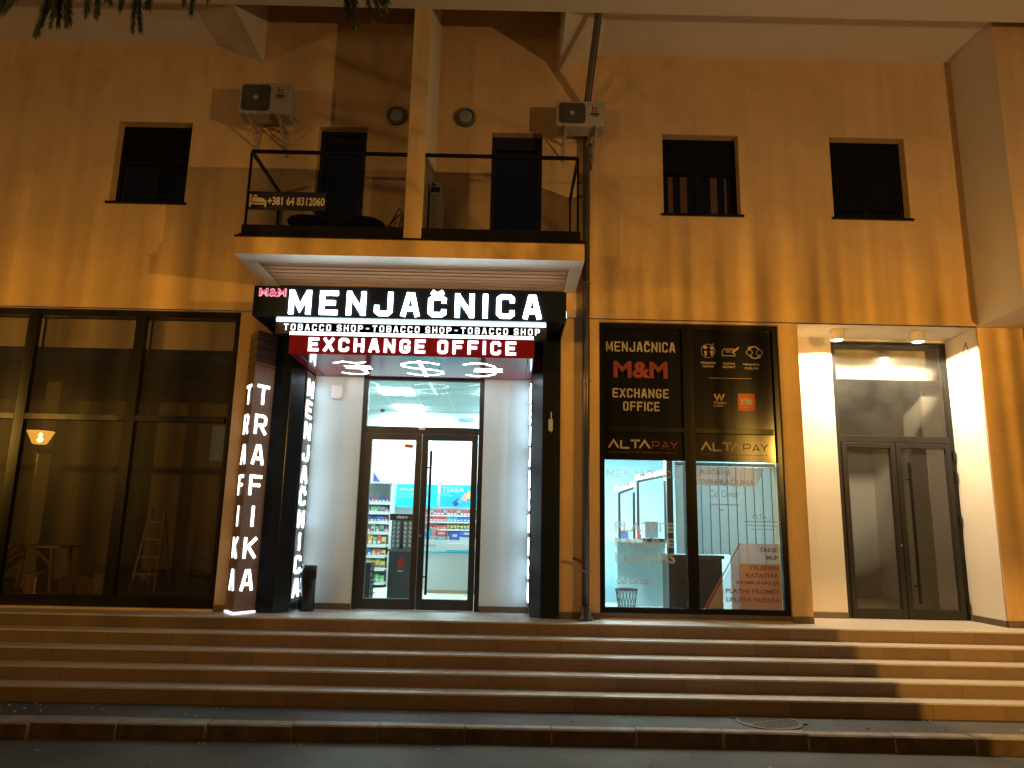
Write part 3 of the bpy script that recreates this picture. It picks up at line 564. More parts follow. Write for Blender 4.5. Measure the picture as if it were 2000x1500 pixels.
# office interior
mb = MB(); mb.quad((1.15, 5.2, 0), (3.9, 5.2, 0), (3.9, 5.2, 2.75), (1.15, 5.2, 2.75)); mb.quad((1.15, 0.2, 0), (1.15, 5.2, 0), (1.15, 5.2, 2.75), (1.15, 0.2, 2.75)); mb.quad((3.9, 0.2, 0), (3.9, 5.2, 0), (3.9, 5.2, 2.75), (3.9, 0.2, 2.75))
part('office_wall', mb, officewall, B)
part('office_ceiling', MB().quad((1.15, 0.2, 2.62), (3.9, 0.2, 2.62), (3.9, 5.2, 2.62), (1.15, 5.2, 2.62)), officewall, B)
part('office_floor', MB().quad((1.15, 0.2, 0.03), (3.9, 0.2, 0.03), (3.9, 5.2, 0.03), (1.15, 5.2, 0.03)), mat('office_floor', (0.55, 0.58, 0.58), 0.4), B)
mb = MB(); mb.quad((2.62, 2.2, 0.03), (2.62, 2.4, 0.03), (2.62, 2.4, 2.6), (2.62, 2.2, 2.6)); mb.box(1.16, 2.2, 0.03, 2.6, 2.28, 1.0)
part('office_partition', mb, officewall, B)
for (x, y) in ((1.85, 3.1), (1.62, 2.55), (3.2, 1.6), (1.9, 0.75)):  # last one added, out of sight, to brighten the counter front
    o = single('ceiling_downlight', MB().lathe([(0.155, 0.0), (0.16, 0.02), (0.14, 0.03)], (x, y, 2.59), 20), emit('office_led', (0.86, 1.0, 1.0), OFFICE_LIGHT), 'round white downlight in the exchange office ceiling, ' + ('deeper in the room' if y == 3.1 else 'second from the back' if y == 2.55 else 'behind the vertical blinds' if y == 1.6 else 'added unseen behind the film to light the counter'), 'ceiling light', (x, y, 2.59), 'exchange office ceiling lights')
# teller windows standing on a counter across the office
t = thing('teller_counter', 'white teller counter with two framed windows and grey stone top', 'counter', (2.0, 1.6, 0.03))
part('counter_body', MB().box(1.72, 1.62, 0.03, 2.45, 1.72, 0.98), officewall, t)
part('counter_top', MB().prism([(1.66, 1.42), (2.46, 1.30), (2.46, 1.75), (1.70, 1.75)], 0.98, 1.03, 'z'), mat('grey_stone_top', (0.45, 0.52, 0.52), 0.3, var=0.4, vscale=30), t)
mb = MB(); wy = 1.7
def slant(x): return 1.75 - (x - 1.75) * 0.55
for a, b, zt in ((1.77, 1.98, 1.74), (2.04, 2.42, 1.92)):
    for xx in (a, b): mb.box(xx - 0.018, slant(xx) - 0.02, 1.03, xx + 0.018, slant(xx) + 0.02, zt)
    mb.add([(a, slant(a) - .02, zt - 0.03), (b, slant(b) - .02, zt + 0.05), (b, slant(b) - .02, zt + 0.09), (a, slant(a) - .02, zt + 0.01)], [(0, 1, 2, 3)])
part('window_frame', mb, alu_dark, t)
mb = MB()
for a, b, zt in ((1.70, 2.0, 1.86), (2.0, 2.46, 2.03)): mb.add([(a, slant(a) + 0.02, zt - .10), (b, slant(b) + 0.02, zt - 0.03), (b, slant(b) + 0.02, zt + 0.06), (a, slant(a) + 0.02, zt - .02)], [(0, 1, 2, 3)])
part('sign_strip', mb, offwhite, t)
def slm(off): return lambda u, v, w: (u, slant(u) + 0.018 - w, v + (u - 1.7) * 0.22)
mb = MB(); mb.text('PLATNI PROMET', 1.75, 1.93, 1.80, 1.85, slm(0), 0, .002, bold=.03); mb.text('MENJAČKI', 2.08, 2.28, 1.88, 1.955, slm(0), 0, .002, bold=.03); part('lettering', mb, dark_print, t)
single('computer_screen', MB().box(2.16, 1.66, 1.05, 2.36, 1.69, 1.30).box(2.24, 1.67, 1.03, 2.28, 1.70, 1.06), mat('screen_back', (0.10, 0.13, 0.14), 0.5), 'grey computer screen seen from behind on the teller counter', 'screen', (2.25, 1.67, 1.03))
t = thing('leaflet_holder', 'small leaflet holder with blue and orange cards on the counter end', 'leaflet holder', (1.80, 1.5, 1.03))
part('cards', MB().box(1.755, 1.49, 1.03, 1.87, 1.52, 1.13), mat('blue_print', (0.10, 0.16, 0.42), 0.5), t); part('card_header', MB().box(1.755, 1.486, 1.131, 1.87, 1.516, 1.165), mat('orange_print', (0.7, 0.25, 0.08), 0.5), t)
single('pen_stand', MB().lathe([(0.03, 0), (0.03, 0.07), (0.01, 0.08), (0.012, 0.2)], (2.04, 1.52, 1.03), 10), red_print, 'small red pen stand on the stone counter top', 'pen stand', (2.04, 1.52, 1.03))
t = thing('waste_basket', 'black wire mesh waste basket on the office floor near the glass', 'waste basket', (1.735, 0.9, 0.03))
mb = MB(); tp = [(1.735 + 0.155 * math.cos(a * .3927), 0.9 + 0.155 * math.sin(a * .3927), 0.325) for a in range(16)]
mb.tube(tp, 0.013, 6, True); part('rim', mb, iron, t)
mb = MB()
for k in range(18):
    a = k * 2 * math.pi / 18
    for s in (1, -1): mb.tube([(1.735 + (0.11 + 0.045 * q) * math.cos(a + s * q * .5), 0.9 + (0.11 + 0.045 * q) * math.sin(a + s * q * .5), 0.03 + 0.295 * q) for q in (0, .33, .66, 1)], 0.0035, 4)
part('mesh', mb, mat('basket_wire', (0.05, 0.06, 0.06), 0.5, metal=.5), t)
single('mullion_post', MB().box(2.26, 0.5, 0.03, 2.345, 0.6, 2.6), mat('bronze_post', (0.06, 0.055, 0.05), 0.5), 'dark square post inside the exchange office, left of the blinds', 'post', (2.3, 0.55, 0.03))
t = thing('vertical_blind', 'grey vertical slat blind closed behind the right office pane', 'blind', (3.1, 0.5, 2.08))
bl = bpy.data.materials.new('blind_fabric'); bl.use_nodes = True; _n = bl.node_tree; _n.nodes.remove(_n.nodes['Principled BSDF'])
_d = nd(_n, 'ShaderNodeBsdfDiffuse'); _d.inputs[0].default_value = (.38, .44, .45, 1); _t = nd(_n, 'ShaderNodeBsdfTranslucent'); _t.inputs[0].default_value = (.66, .72, .72, 1); _m = nd(_n, 'ShaderNodeMixShader'); _m.inputs[0].default_value = .55
_n.links.new(_d.outputs[0], _m.inputs[1]); _n.links.new(_t.outputs[0], _m.inputs[2]); _n.links.new(_m.outputs[0], _n.nodes['Material Output'].inputs[0])
part('headrail', MB().box(2.36, 0.44, 2.07, 3.86, 0.50, 2.115), mat('blind_rail', (0.72, 0.76, 0.76), 0.4), t)
for k in range(12):
    x = 2.37 + k * 0.124; part('slat', MB().add([(x, 0.475, 0.10 if x > 3 else 0.85), (x + 0.118, 0.458, 0.10 if x > 3 else 0.85), (x + 0.118, 0.458, 2.065), (x, 0.475, 2.065)], [(0, 1, 2, 3)]).add([(x, 0.478, 0.10 if x > 3 else 0.85), (x, 0.478, 2.065), (x + 0.118, 0.461, 2.065), (x + 0.118, 0.461, 0.10 if x > 3 else 0.85)], [(0, 1, 2, 3)]), bl, t)
    part('slat_gap_shade', MB().box(x + .110, .452, 0.10 if x > 3 else 0.85, x + .121, .457, 2.065), mat('gap_shade_grey', (.10, .13, .135), .8), t)  # dark strip paints the shaded gap between neighbouring slats
t = thing('brown_counter', 'dark brown counter cabinet with flat top below the blinds', 'counter', (2.7, 0.7, 0.03))
part('cabinet', MB().box(2.30, 0.66, 0.03, 3.05, 1.1, 0.78), mat('dark_laminate', (0.030, 0.020, 0.017), 0.4), t); part('top', MB().box(2.28, 0.63, 0.781, 3.08, 1.12, 0.83), mat('dark_top', (0.05, 0.038, 0.032), 0.35), t, bevel=.004)
single('counter_ledge', MB().box(2.05, 1.28, 1.0, 2.50, 1.34, 1.045), iron, 'thin black ledge in front of the right teller window', 'ledge', (2.27, 1.3, 1.0))

# ---- left dark shop contents
oak = wood('raw_wood', (0.16, 0.10, 0.06), (0.26, 0.17, 0.10), vertical=False, rough=.6)
t = thing('work_table', 'rough wooden trestle table standing in the dark shop', 'table', (-7.45, 2.3, 0.02))
part('tabletop', MB().box(-8.1, 2.0, 0.70, -7.05, 2.6, 0.735), oak, t)
for x, s in ((-7.95, 1), (-7.2, -1)):
    for y in (2.05, 2.55): part('leg', MB().tube([(x, y, 0.70), (x + s * -0.05, y, 0.02)], 0.03, 6), oak, t)
mb = MB(); mb.tube([(-7.95, 2.05, 0.5), (-7.6, 2.05, 0.70)], 0.022, 6); mb.tube([(-7.2, 2.05, 0.45), (-7.5, 2.05, 0.70)], 0.022, 6); part('brace', mb, oak, t)
single('paint_bucket', MB().lathe([(0.12, 0), (0.15, 0.28), (0.155, 0.30), (0.14, 0.30), (0.13, 0.05)], (-7.4, 2.0, 0.02), 20), mat('bucket_brown', (0.24, 0.15, 0.09), 0.5), 'brown bucket under the wooden trestle table', 'bucket', (-7.4, 2.0, 0.02))
t = thing('step_ladder', 'open step ladder standing in the dark shop near the wall', 'ladder', (-5.9, 2.6, 0.02))
mb = MB()
for x in (-6.12, -5.72): mb.tube([(x, 2.5, 0.02), (x + (0.08 if x < -6 else -0.08), 2.75, 1.35)], 0.022, 6)
part('front_rails', mb, mat('ladder_grey', (0.24, 0.20, 0.17), 0.5), t)
mb = MB()
for x in (-6.10, -5.74): mb.tube([(x, 3.1, 0.02), (x + (0.07 if x < -6 else -0.07), 2.78, 1.34)], 0.016, 6)
part('rear_rails', mb, MATS['ladder_grey'], t)
for k in range(4): z = 0.28 + k * 0.28; part('tread', MB().box(-6.09 + k * .018, 2.5 + z * .18, z, -5.75 - k * .018, 2.6 + z * .18, z + 0.025), MATS['ladder_grey'], t)
single('grey_bucket', MB().lathe([(0.13, 0), (0.15, 0.30), (0.14, 0.30), (0.12, 0.04)], (-6.3, 2.0, 0.02), 18), mat('bucket_grey', (0.20, 0.17, 0.15), 0.5), 'grey bucket beside the step ladder in the dark shop', 'bucket', (-6.3, 2.0, 0.02))
for i, (x, l) in enumerate(((-8.25, 0.7), (-8.05, 0.55))):
    single('timber_plank', MB().add([(x, 1.4, 0.02), (x + .09, 1.4, 0.02), (x + .45, 2.0, 0.02 + l), (x + .36, 2.0, 0.02 + l), (x, 1.43, 0.0), (x + .09, 1.43, 0.0), (x + .45, 2.03, l), (x + .36, 2.03, l)], [(0, 1, 2, 3), (7, 6, 5, 4), (0, 4, 5, 1), (1, 5, 6, 2), (2, 6, 7, 3), (3, 7, 4, 0)]), oak, ('longer' if i == 0 else 'shorter') + ' pale plank leaning beside the trestle table', 'plank', (x, 1.4, 0.02), 'planks beside the trestle table')
single('floor_lath', MB().box(-6.98, 1.35, 0.02, -6.95, 1.38, 0.30), mat('white_lath', (0.55, 0.5, 0.42), 0.6), 'short white lath upright on the dark shop floor', 'lath', (-6.96, 1.36, 0.02))
single('cardboard_sheet', MB().prism([(-6.95, 0.02), (-6.3, 0.02), (-6.3, 0.22), (-6.6, 0.30), (-6.95, 0.27)], 1.9, 2.3, 'y'), mat('dark_carton', (0.13, 0.07, 0.045), 0.8), 'dark flattened carton heap on the shop floor right of the trestle table', 'carton heap', (-6.6, 2.1, 0.02))

# ---- double doors
def double_door(x0, x1, y, zl, zt, xm, fw, m, pm, lab, hx, hz0, hz1, cl):
    d = 0.08; g = B
    mb = MB(); mb.box(x0, y, 0.0, x0 + fw * .62, y + d, zt); mb.box(x1 - fw * .62, y, 0.0, x1, y + d, zt); mb.box(x0 + fw * .62, y, zt - fw * .4, x1 - fw * .62, y + d, zt); mb.box(x0 + fw * .62, y, zl, x1 - fw * .62, y + d, zl + 0.10)
    w = part('entrance_door', mb, m, B, bevel=0.004, label=lab)
    part('transom_pane', MB().quad((x0 + fw * .6, y + .04, zl + .1), (x1 - fw * .6, y + .04, zl + .1), (x1 - fw * .6, y + .04, zt - fw * .38), (x0 + fw * .6, y + .04, zt - fw * .38)), pm, w)
    for a, b in ((x0 + fw * .62 + .006, xm - .004), (xm + .004, x1 - fw * .62 - .006)):
        s = fw * .75; mb = MB(); yy = y - 0.012
        mb.box(a, yy, 0.012, a + s, yy + d, zl - .006); mb.box(b - s, yy, 0.012, b, yy + d, zl - .006); mb.box(a + s, yy, zl - .006 - s, b - s, yy + d, zl - .006); mb.box(a + s, yy, 0.012, b - s, yy + d, 0.012 + fw * 1.25)
        part('door_leaf', mb, m, w, bevel=0.005)
        part('pane', MB().quad((a + s, yy + .03, 0.012 + fw * 1.25), (b - s, yy + .03, 0.012 + fw * 1.25), (b - s, yy + .03, zl - .006 - s), (a + s, yy + .03, zl - .006 - s)), pm, w)
    mb = MB(); mb.box(hx - .016, y - .095, hz0, hx + .016, y - .063, hz1)
    for q in (.12, .88): z = hz0 + (hz1 - hz0) * q; mb.tube([(hx, y - .07, z), (hx - .05, y - .012, z)], 0.011, 8)
    part('pull_handle', mb, mat('matt_black_handle', (.006, .006, .007), .55, spec=.2), w, bevel=.003)
    mb = MB(); mb.lathe([(0.016, 0), (0.016, -.012)], (xm + .03 * cl, y - .012, 1.02), 12, 'y'); part('lock', mb, mat('steel', (.5, .5, .5), .3, metal=1), w)
    return w
dw = double_door(-2.135, -0.36, 0.66, 2.47, 3.30, -1.245, 0.115, alu_dark, pane_clear, 'shop double door with black frame and long bar handle', -1.10, 0.22, 2.22, 1)
part('maker_plate', MB().box(-1.30, 0.6525, 2.53, -1.21, 0.6575, 2.555), offwhite, dw)
part('door_sticker', MB().box(-1.50, 0.674, 2.26, -1.37, 0.6765, 2.32), mat('sticker_orange', (0.55, 0.2, 0.10), 0.6), dw)
lw2 = double_door(4.84, 6.585, 0.79, 2.50, 4.02, 5.70, 0.10, mat('grey_door_frame', (0.017, 0.0165, 0.017), 0.5, spec=0.25), pane_lobby, 'double door with grey frame in the spotlit recess', 5.845, 0.22, 2.20, -1)
mb = MB()
for z in (0.18, 1.38, 2.02, 2.32): mb.lathe([(0.016, -.07), (0.018, -.02), (0.018, .02), (0.016, .07)], (6.555, 0.768, z), 10)
part('hinge', mb, iron, lw2)
# lobby behind the right door
mb = MB(); mb.quad((4.6, 4.4, 0), (7.15, 4.4, 0), (7.15, 4.4, 3.5), (4.6, 4.4, 3.5)); mb.quad((4.62, 0.88, 0), (4.62, 4.4, 0), (4.62, 4.4, 3.5), (4.62, .88, 3.5)); mb.quad((7.14, .88, 0), (7.14, 4.4, 0), (7.14, 4.4, 4.1), (7.14, .88, 4.1))
part('lobby_wall', mb, mat('lobby_paint', (0.70, 0.69, 0.66), 0.8), B)
part('lobby_pillar', MB().box(6.62, 1.6, 0, 7.13, 2.2, 3.5), mat('lobby_pillar', (0.62, 0.58, 0.50), 0.8), B)
mb = MB(); mb.quad((4.6, 1.25, 3.53), (7.15, 1.25, 3.53), (7.15, 4.4, 3.53), (4.6, 4.4, 3.53)); part('lobby_ceiling', mb, mat('lobby_ceiling', (0.40, 0.39, 0.36), 0.8), B)
mb = MB()
for k in range(5): mb.box(4.6, 1.5 + k * .6, 3.522, 7.1, 1.512 + k * .6, 3.527)
for k in range(4): mb.box(5.0 + k * .6, 1.26, 3.522, 5.012 + k * .6, 4.4, 3.5265)
part('lobby_ceiling_grid', mb, mat('dark_joint', (0.16, 0.155, 0.145), 0.7), B)
part('lobby_vent', MB().box(5.55, 1.32, 3.515, 5.95, 1.37, 3.521), mat('vent_dark', (0.12, .11, .10), .6), B)
part('lobby_bulkhead', MB().box(4.6, 1.18, 3.53, 7.15, 1.25, 4.08), white, B)
part('lobby_floor', MB().quad((4.6, .88, 0.004), (7.15, .88, 0.004), (7.15, 4.4, .004), (4.6, 4.4, .004)), tread, B)
part('loose_wire', MB().tube([(6.59, .30, 3.92), (6.57, .34, 3.82), (6.585, .42, 3.66)], .006, 5).tube([(6.59, .30, 3.92), (6.575, .24, 3.80), (6.58, .22, 3.62)], .006, 5), mat('wire_brown', (.25, .17, .10), .6), B)
# ceiling spotlights of the recess
for i, (x, y) in enumerate(((4.74, 0.33), (5.92, 0.33))):
    t = thing('ceiling_spotlight', 'round white surface spotlight over the recessed door, ' + ('above its hinge-free left jamb' if i == 0 else 'above the bar handle leaf'), 'spotlight', (x, y, 4.066), 'spotlights over the recessed door')
    part('housing', MB().lathe([(0.10, 0), (0.105, -0.005), (0.105, -0.135), (0.095, -0.145), (0.088, -0.145), (0.088, -0.135)], (x, y, 4.064), 28), mat('spot_housing', (0.72, 0.68, 0.62), 0.5), t, smooth=True)
    part('diffuser', MB().lathe([(0.087, 0), (0.06, -0.018), (0.02, -0.026)], (x, y, 3.93), 24), emit('spot_glow', (1.0, 0.93, 0.72), 7.0), t, smooth=True)
    ld = bpy.data.lights.new('spot_beam', 'SPOT'); ld.energy = SPOT_W * 8; ld.color = (1.0, 0.80, 0.50); ld.spot_size = R(168); ld.spot_blend = 0.12; ld.shadow_soft_size = 0.06
    lo = bpy.data.objects.new('spot_beam', ld); COL.objects.link(lo); lo.parent = t; lo.location = (0, 0, -0.175)

# ---- shop interior behind the glass doors
mb = MB(); mb.quad((-3.3, 5.45, 0), (0.9, 5.45, 0), (0.9, 5.45, 3.55), (-3.3, 5.45, 3.55)); mb.quad((-3.3, .9, 0), (-3.3, 5.45, 0), (-3.3, 5.45, 3.55), (-3.3, .9, 3.55)); mb.quad((.9, .9, 0), (.9, .9, 3.55), (.9, 5.45, 3.55), (.9, 5.45, 0)); mb.quad((-3.3, .905, 0), (-3.3, .905, 3.55), (-2.14, .905, 3.55), (-2.14, .905, 0)); mb.quad((-.355, .905, 0), (-.355, .905, 3.55), (.9, .905, 3.55), (.9, .905, 0))
part('shop_wall', mb, offwhite, B)
part('shop_ceiling', MB().quad((-3.3, .9, 3.55), (.9, .9, 3.55), (.9, 5.45, 3.55), (-3.3, 5.45, 3.55)), mat('shop_ceiling', (0.55, 0.72, 0.74), 0.8), B)
mb = MB()
for k in range(8): mb.box(-3.3, 1.02 + k * .6, 3.544, .9, 1.035 + k * .6, 3.549)
for k in range(7): mb.box(-2.93 + k * .6, .9, 3.544, -2.915 + k * .6, 5.45, 3.5485)
part('shop_ceiling_grid', mb, mat('grid_white', (0.85, 0.9, 0.9), 0.5), B)
part('shop_floor', MB().quad((-3.3, .745, 0.003), (.9, .745, 0.003), (.9, 5.45, 0.003), (-3.3, 5.45, .003)), mat('shop_floor', (0.70, 0.66, 0.55), 0.35, var=.15, vscale=2), B)
sl = emit('shop_panel_light', (0.72, 1.0, 1.0), SHOP_LIGHT)
for i, (x, y) in enumerate(((-2.32, 2.83), (-2.32, 4.63), (-0.5, 2.83), (-0.5, 4.63))):
    single('ceiling_panel_light', MB().box(x, y, 3.53, x + .575, y + .585, 3.543), sl, 'square white ceiling panel light in the shop, ' + ('near the door, above the snack shelves', 'above the back shelves, left', 'near the door, above the counter', 'above the back shelves, right')[i], 'ceiling light', (x + .3, y + .3, 3.53), 'shop ceiling panel lights')
single('security_camera', MB().lathe([(0.05, 0), (0.045, -0.04), (0.02, -0.055)], (-2.63, 5.2, 3.54), 14), dark_print, 'small dark dome camera under the shop ceiling', 'camera', (-2.63, 5.2, 3.54))
t = thing('price_rail', 'small dark plastic sign hanging near the shop ceiling', 'sign', (-0.85, 5.4, 3.4)); part('plate', MB().box(-1.05, 5.38, 3.36, -.72, 5.4, 3.42), mat('teal_plate', (0.15, 0.3, 0.33), .5), t)
# back shelves
cols = {'maroon': (0.24, .06, .08), 'grey': (.30, .33, .36), 'blue': (.05, .12, .48), 'red': (.55, .05, .06), 'teal': (.06, .36, .46), 'violet': (.20, .18, .50), 'gold': (.65, .48, .12), 'green': (.12, .35, .14), 'orange': (.75, .30, .05), 'white': (.80, .82, .82), 'navy': (.03, .05, .18), 'pink': (.65, .25, .32)}
pk = {}
def goods(kind, col, w, d, h):
    """one pack with a pale printed panel on its front"""
    key = (kind, col, w, h)
    if key not in pk:
        mb = MB(); mb.box(-w / 2, 0, 0, w / 2, d, h); mb.cur = 1; mb.box(-w * .36, -0.003, h * .12, w * .36, 0, h * .45, 'yxXzZ')
        o = mb.build(kind, [mat('print_' + col, cols[col], .45), mat('print_panel_' + ('a' if col in ('white', 'grey', 'gold') else 'b'), (.12, .10, .12) if col in ('white', 'grey', 'gold') else (.72, .72, .70), .5)], bevel=0)
        pk[key] = o; return o
    o = pk[key].copy(); COL.objects.link(o); return o
shf = mat('shelf_white', (0.70, 0.74, 0.75), .5)
t = thing('display_shelf', 'tall white snack and cigarette shelf left of the turquoise panels', 'shelf', (-2.5, 5.1, 0))
part('back_panel', MB().box(-3.1, 5.30, 0, -2.30, 5.34, 2.0), shf, t); part('side_panel', MB().box(-2.31, 4.78, 0, -2.28, 5.30, 2.0), shf, t); part('top_board', MB().box(-3.1, 4.78, 1.985, -2.28, 5.34, 2.02), shf, t)
LZ = [1.62, 1.43, 1.24, 1.04, 0.80, 0.60, 0.36, 0.10]
for z in LZ: part('shelf_board', MB().box(-3.1, 4.80 - (0.25 if z < .9 else 0), z - .03, -2.31, 5.29, z).box(-3.1, 4.79 - (0.25 if z < .9 else 0), z - .05, -2.31, 4.80 - (0.25 if z < .9 else 0), z + .012), shf, t)
t2 = thing('cigarette_wall', 'white cigarette display rows below the turquoise panels behind the counter', 'shelf', (-1.1, 5.3, 0))
part('back_panel', MB().box(-2.26, 5.36, .5, .6, 5.40, 1.53), shf, t2)
RZ = [1.40, 1.27, 1.12, .92, .74]
for z in RZ: part('shelf_board', MB().box(-2.26, 5.18, z - .025, .6, 5.36, z), shf, t2)
rows = [(1.62, ['maroon', 'navy'], 'dark maroon and navy', 'first'), (1.43, ['grey', 'maroon', 'green'], 'grey, maroon and green', 'second'), (1.24, ['blue', 'maroon', 'navy'], 'blue and maroon', 'third')]
for z, cs, nm, od in rows:
    for k in range(9):
        c = cs[(k // 2) % len(cs)]; o = goods('cigarette_pack', c, .062, .03, .105); o.location = (-2.95 + k * .072, 4.83, z)
        tag(o, c + ' cigarette pack in the ' + od + ' row from the top of the white snack shelf', 'cigarette pack', 'cigarette packs, ' + od + ' row of the snack shelf')
for z, cs, od in ((1.40, ['maroon', 'red', 'maroon', 'grey'], 'top'), (1.27, ['red', 'red', 'teal', 'blue', 'violet', 'violet'], 'second'), (1.12, ['red', 'gold', 'grey'], 'third'), (.92, ['blue', 'navy', 'blue'], 'fourth')):
    n = 22
    for k in range(n):
        c = cs[int(k / n * len(cs)) % len(cs)] if od != 'top' else cs[k % len(cs)]
        w = .06 if od != 'third' else .045; h = (.10, .105, .075, .13)[('top', 'second', 'third', 'fourth').index(od)]
        x = -1.72 + k * .068
        o = goods('cigarette_pack', c, w, .03, h); o.location = (x, 5.2, z)
        tag(o, c + ' cigarette pack in the ' + od + ' row under the turquoise panels', 'cigarette pack', 'cigarette packs, ' + od + ' row under the turquoise panels')
for z, cs, kind, h, nm in ((1.04, ['grey', 'green', 'white', 'maroon'], 'tobacco_pouch', .14, 'tobacco pouch on the fourth shelf board'), (.80, ['orange', 'red', 'pink', 'green', 'gold'], 'snack_bag', .17, 'snack bag on the fifth shelf board'), (.60, ['red', 'orange', 'blue', 'gold'], 'chocolate_box', .12, 'chocolate box on the sixth shelf board'), (.36, ['gold', 'orange', 'green'], 'snack_bag', .16, 'snack bag on the seventh shelf board'), (.10, ['orange', 'green', 'white'], 'snack_box', .15, 'snack box on the lowest shelf board')):
    for k in range(8):
        c = cs[(k * 3 + int(z * 10)) % len(cs)]; yy = 4.83 if z > .9 else 4.58
        o = goods(kind, c, .075, .05, h * (1 - .12 * (k % 2))); o.location = (-2.98 + k * .088, yy, z)
        tag(o, c + ' ' + nm + ' in the shop', kind.replace('_', ' '), nm.split(' on ')[0] + 's in the shop')
for i, x in enumerate((-2.86, -2.62)):
    t = thing('tablet_box', ('left' if i == 0 else 'right') + ' of two white boxes with navy triangle atop the snack shelf', 'box', (x, 5.0, 2.02), 'white and navy boxes on the snack shelf')
    part('carton', MB().box(x - .08, 4.95, 2.02, x + .08, 5.05, 2.25), mat('print_white', cols['white'], .45), t); part('printed_triangle', MB().prism([(x - .079, 2.021), (x + .07, 2.021), (x - .079, 2.22)], 4.949, 4.945, 'y'), mat('navy_print', (.05, .06, .30), .5), t)
single('label_plate', MB().box(-2.46, 5.05, 2.02, -2.29, 5.07, 2.06), shf, 'small white plate lying on the right end of the snack shelf top', 'plate', (-2.4, 5.05, 2.02))
t = thing('round_shelf_sign', 'round yellow paper sign clipped to the snack shelf edge', 'sign', (-2.86, 4.7, 1.0)); part('disc', MB().lathe([(.075, 0), (.075, -.006)], (-2.78, 4.72, 1.07), 20, 'y'), mat('sign_yellow', (.85, .5, .05), .5), t); part('printed_bar', MB().box(-2.83, 4.712, 1.055, -2.73, 4.7145, 1.08), red_print, t)
cy = mat('turquoise_panel', (0.01, 0.50, 0.62), .5); cy2 = mat('deep_turquoise_panel', (0.01, .36, .50), .5)
def advert(x0, x1, z0, z1, m, lab):
    t = thing('advert_panel', lab, 'advertising panel', ((x0 + x1) / 2, 5.3, z0), 'turquoise panels on the shop back wall')
    part('board', MB().box(x0, 5.22, z0, x1, 5.26, z1), m, t); return t
a1 = advert(-2.255, -1.42, 1.55, 2.01, cy, 'plain turquoise panel with white lettering beside the snack shelf'); a2 = advert(-1.36, -.30, 1.57, 2.01, cy2, 'deeper turquoise panel with TEREA lettering and a fan of small packs')
F2 = front(5.2195)
mb = MB(); mb.text('BOLJOM', -2.20, -1.80, 1.87, 1.925, F2, 0, .002, bold=.02); mb.text('ZA MENE', -2.20, -1.9, 1.80, 1.835, F2, 0, .002); mb.text('BOLJI IZBOR', -2.20, -1.85, 1.74, 1.765, F2, 0, .002); part('lettering', mb, offwhite, a1)
mb = MB(); mb.text('TEREA', -1.33, -.88, 1.87, 1.965, F2, 0, .002, bold=-.005); mb.text('NOVO', -1.33, -1.18, 1.82, 1.84, F2, 0, .002); mb.text('UKUSI', -1.33, -1.12, 1.785, 1.80, F2, 0, .002); part('lettering', mb, offwhite, a2)
for k, c in enumerate(('navy', 'teal', 'pink', 'gold', 'red')):
    a = R(50 - k * 13); cx, cz = -1.02 + k * .085, 1.66 + k * .052; ux, uz = math.cos(a) * .05, -math.sin(a) * .05; vx, vz = math.sin(a) * .08, math.cos(a) * .08
    m_ = MB(); m_.add([F2(cx - ux - vx, cz - uz - vz, .003 + k * .001), F2(cx + ux - vx, cz + uz - vz, .003 + k * .001), F2(cx + ux + vx, cz + uz + vz, .003 + k * .001), F2(cx - ux + vx, cz - uz + vz, .003 + k * .001)], [(0, 1, 2, 3)]); part('printed_pack', m_, mat('print_' + c, cols[c], .45), a2)
# counter
t = thing('shop_counter', 'white shop counter with turquoise edge and wooden plinth', 'counter', (-.8, 3.6, 0))
part('front_panel', MB().box(-1.46, 3.56, .06, .6, 4.1, .70), mat('counter_white', (.78, .82, .82), .4), t); part('plinth', MB().box(-1.44, 3.58, 0.004, .6, 4.1, .06), mat('light_oak', (.62, .46, .28), .5), t); part('edge_strip', MB().box(-1.47, 3.545, .70, .6, 4.1, .725), cy, t); part('top', MB().box(-1.47, 3.55, .725, .6, 4.1, .93), mat('counter_white', (.78, .82, .82), .4), t)
mb = MB(); mb.text('IQOS', -1.52 + .06, -1.26, .79, .85, front(3.549), 0, .002); part('lettering', mb, mat('grey_print', (.22, .25, .27), .5), t)
t = thing('counter_tray', 'shallow turquoise edged tray mounted on the counter front', 'tray', (-.8, 3.5, .75)); part('tray', MB().box(-1.06, 3.44, .75, -.4, 3.54, .87), mat('tray_white', (.82, .86, .86), .4), t); part('tray_edge', MB().box(-1.06, 3.432, .735, -.4, 3.44, .755), cy, t)
for nm, x0, x1, z0, z1, c, lab in (('promo_box', -1.28, -1.06, .99, 1.09, 'red', 'red promotional box stacked on a turquoise box on the counter'), ('promo_box', -1.28, -1.06, .93, .988, 'teal', 'turquoise promotional box under the red one on the counter'), ('lighter_tray', -1.02, -.84, .93, 1.07, 'blue', 'blue display of lighters on the counter, next to the turquoise box'), ('lighter_tray', -.82, -.55, .98, 1.10, 'blue', 'blue display of lighters on a white riser near the door frame')):
    m_ = MB().box(x0, 3.62, z0, x1, 3.75, z1); m_.cur = 1; m_.box(x0 + .05, 3.617, z0 + (z1 - z0) * .4, x1 - .05, 3.62, z0 + (z1 - z0) * .7, 'yxXzZ')
    tag(m_.build(nm, [mat('print_' + c, cols[c], .45), mat('print_panel_b', (.72, .72, .70), .5)]), lab, 'box' if nm == 'promo_box' else 'display', 'promotional boxes on the counter')
single('white_riser', MB().box(-.84, 3.62, .93, -.5, 3.85, .978), shf, 'low white riser under the right lighter display', 'riser', (-.7, 3.7, .93))
t = thing('leaflet_fan', 'small fan of coloured leaflets at the left end of the counter', 'leaflets', (-1.36, 3.7, .93))
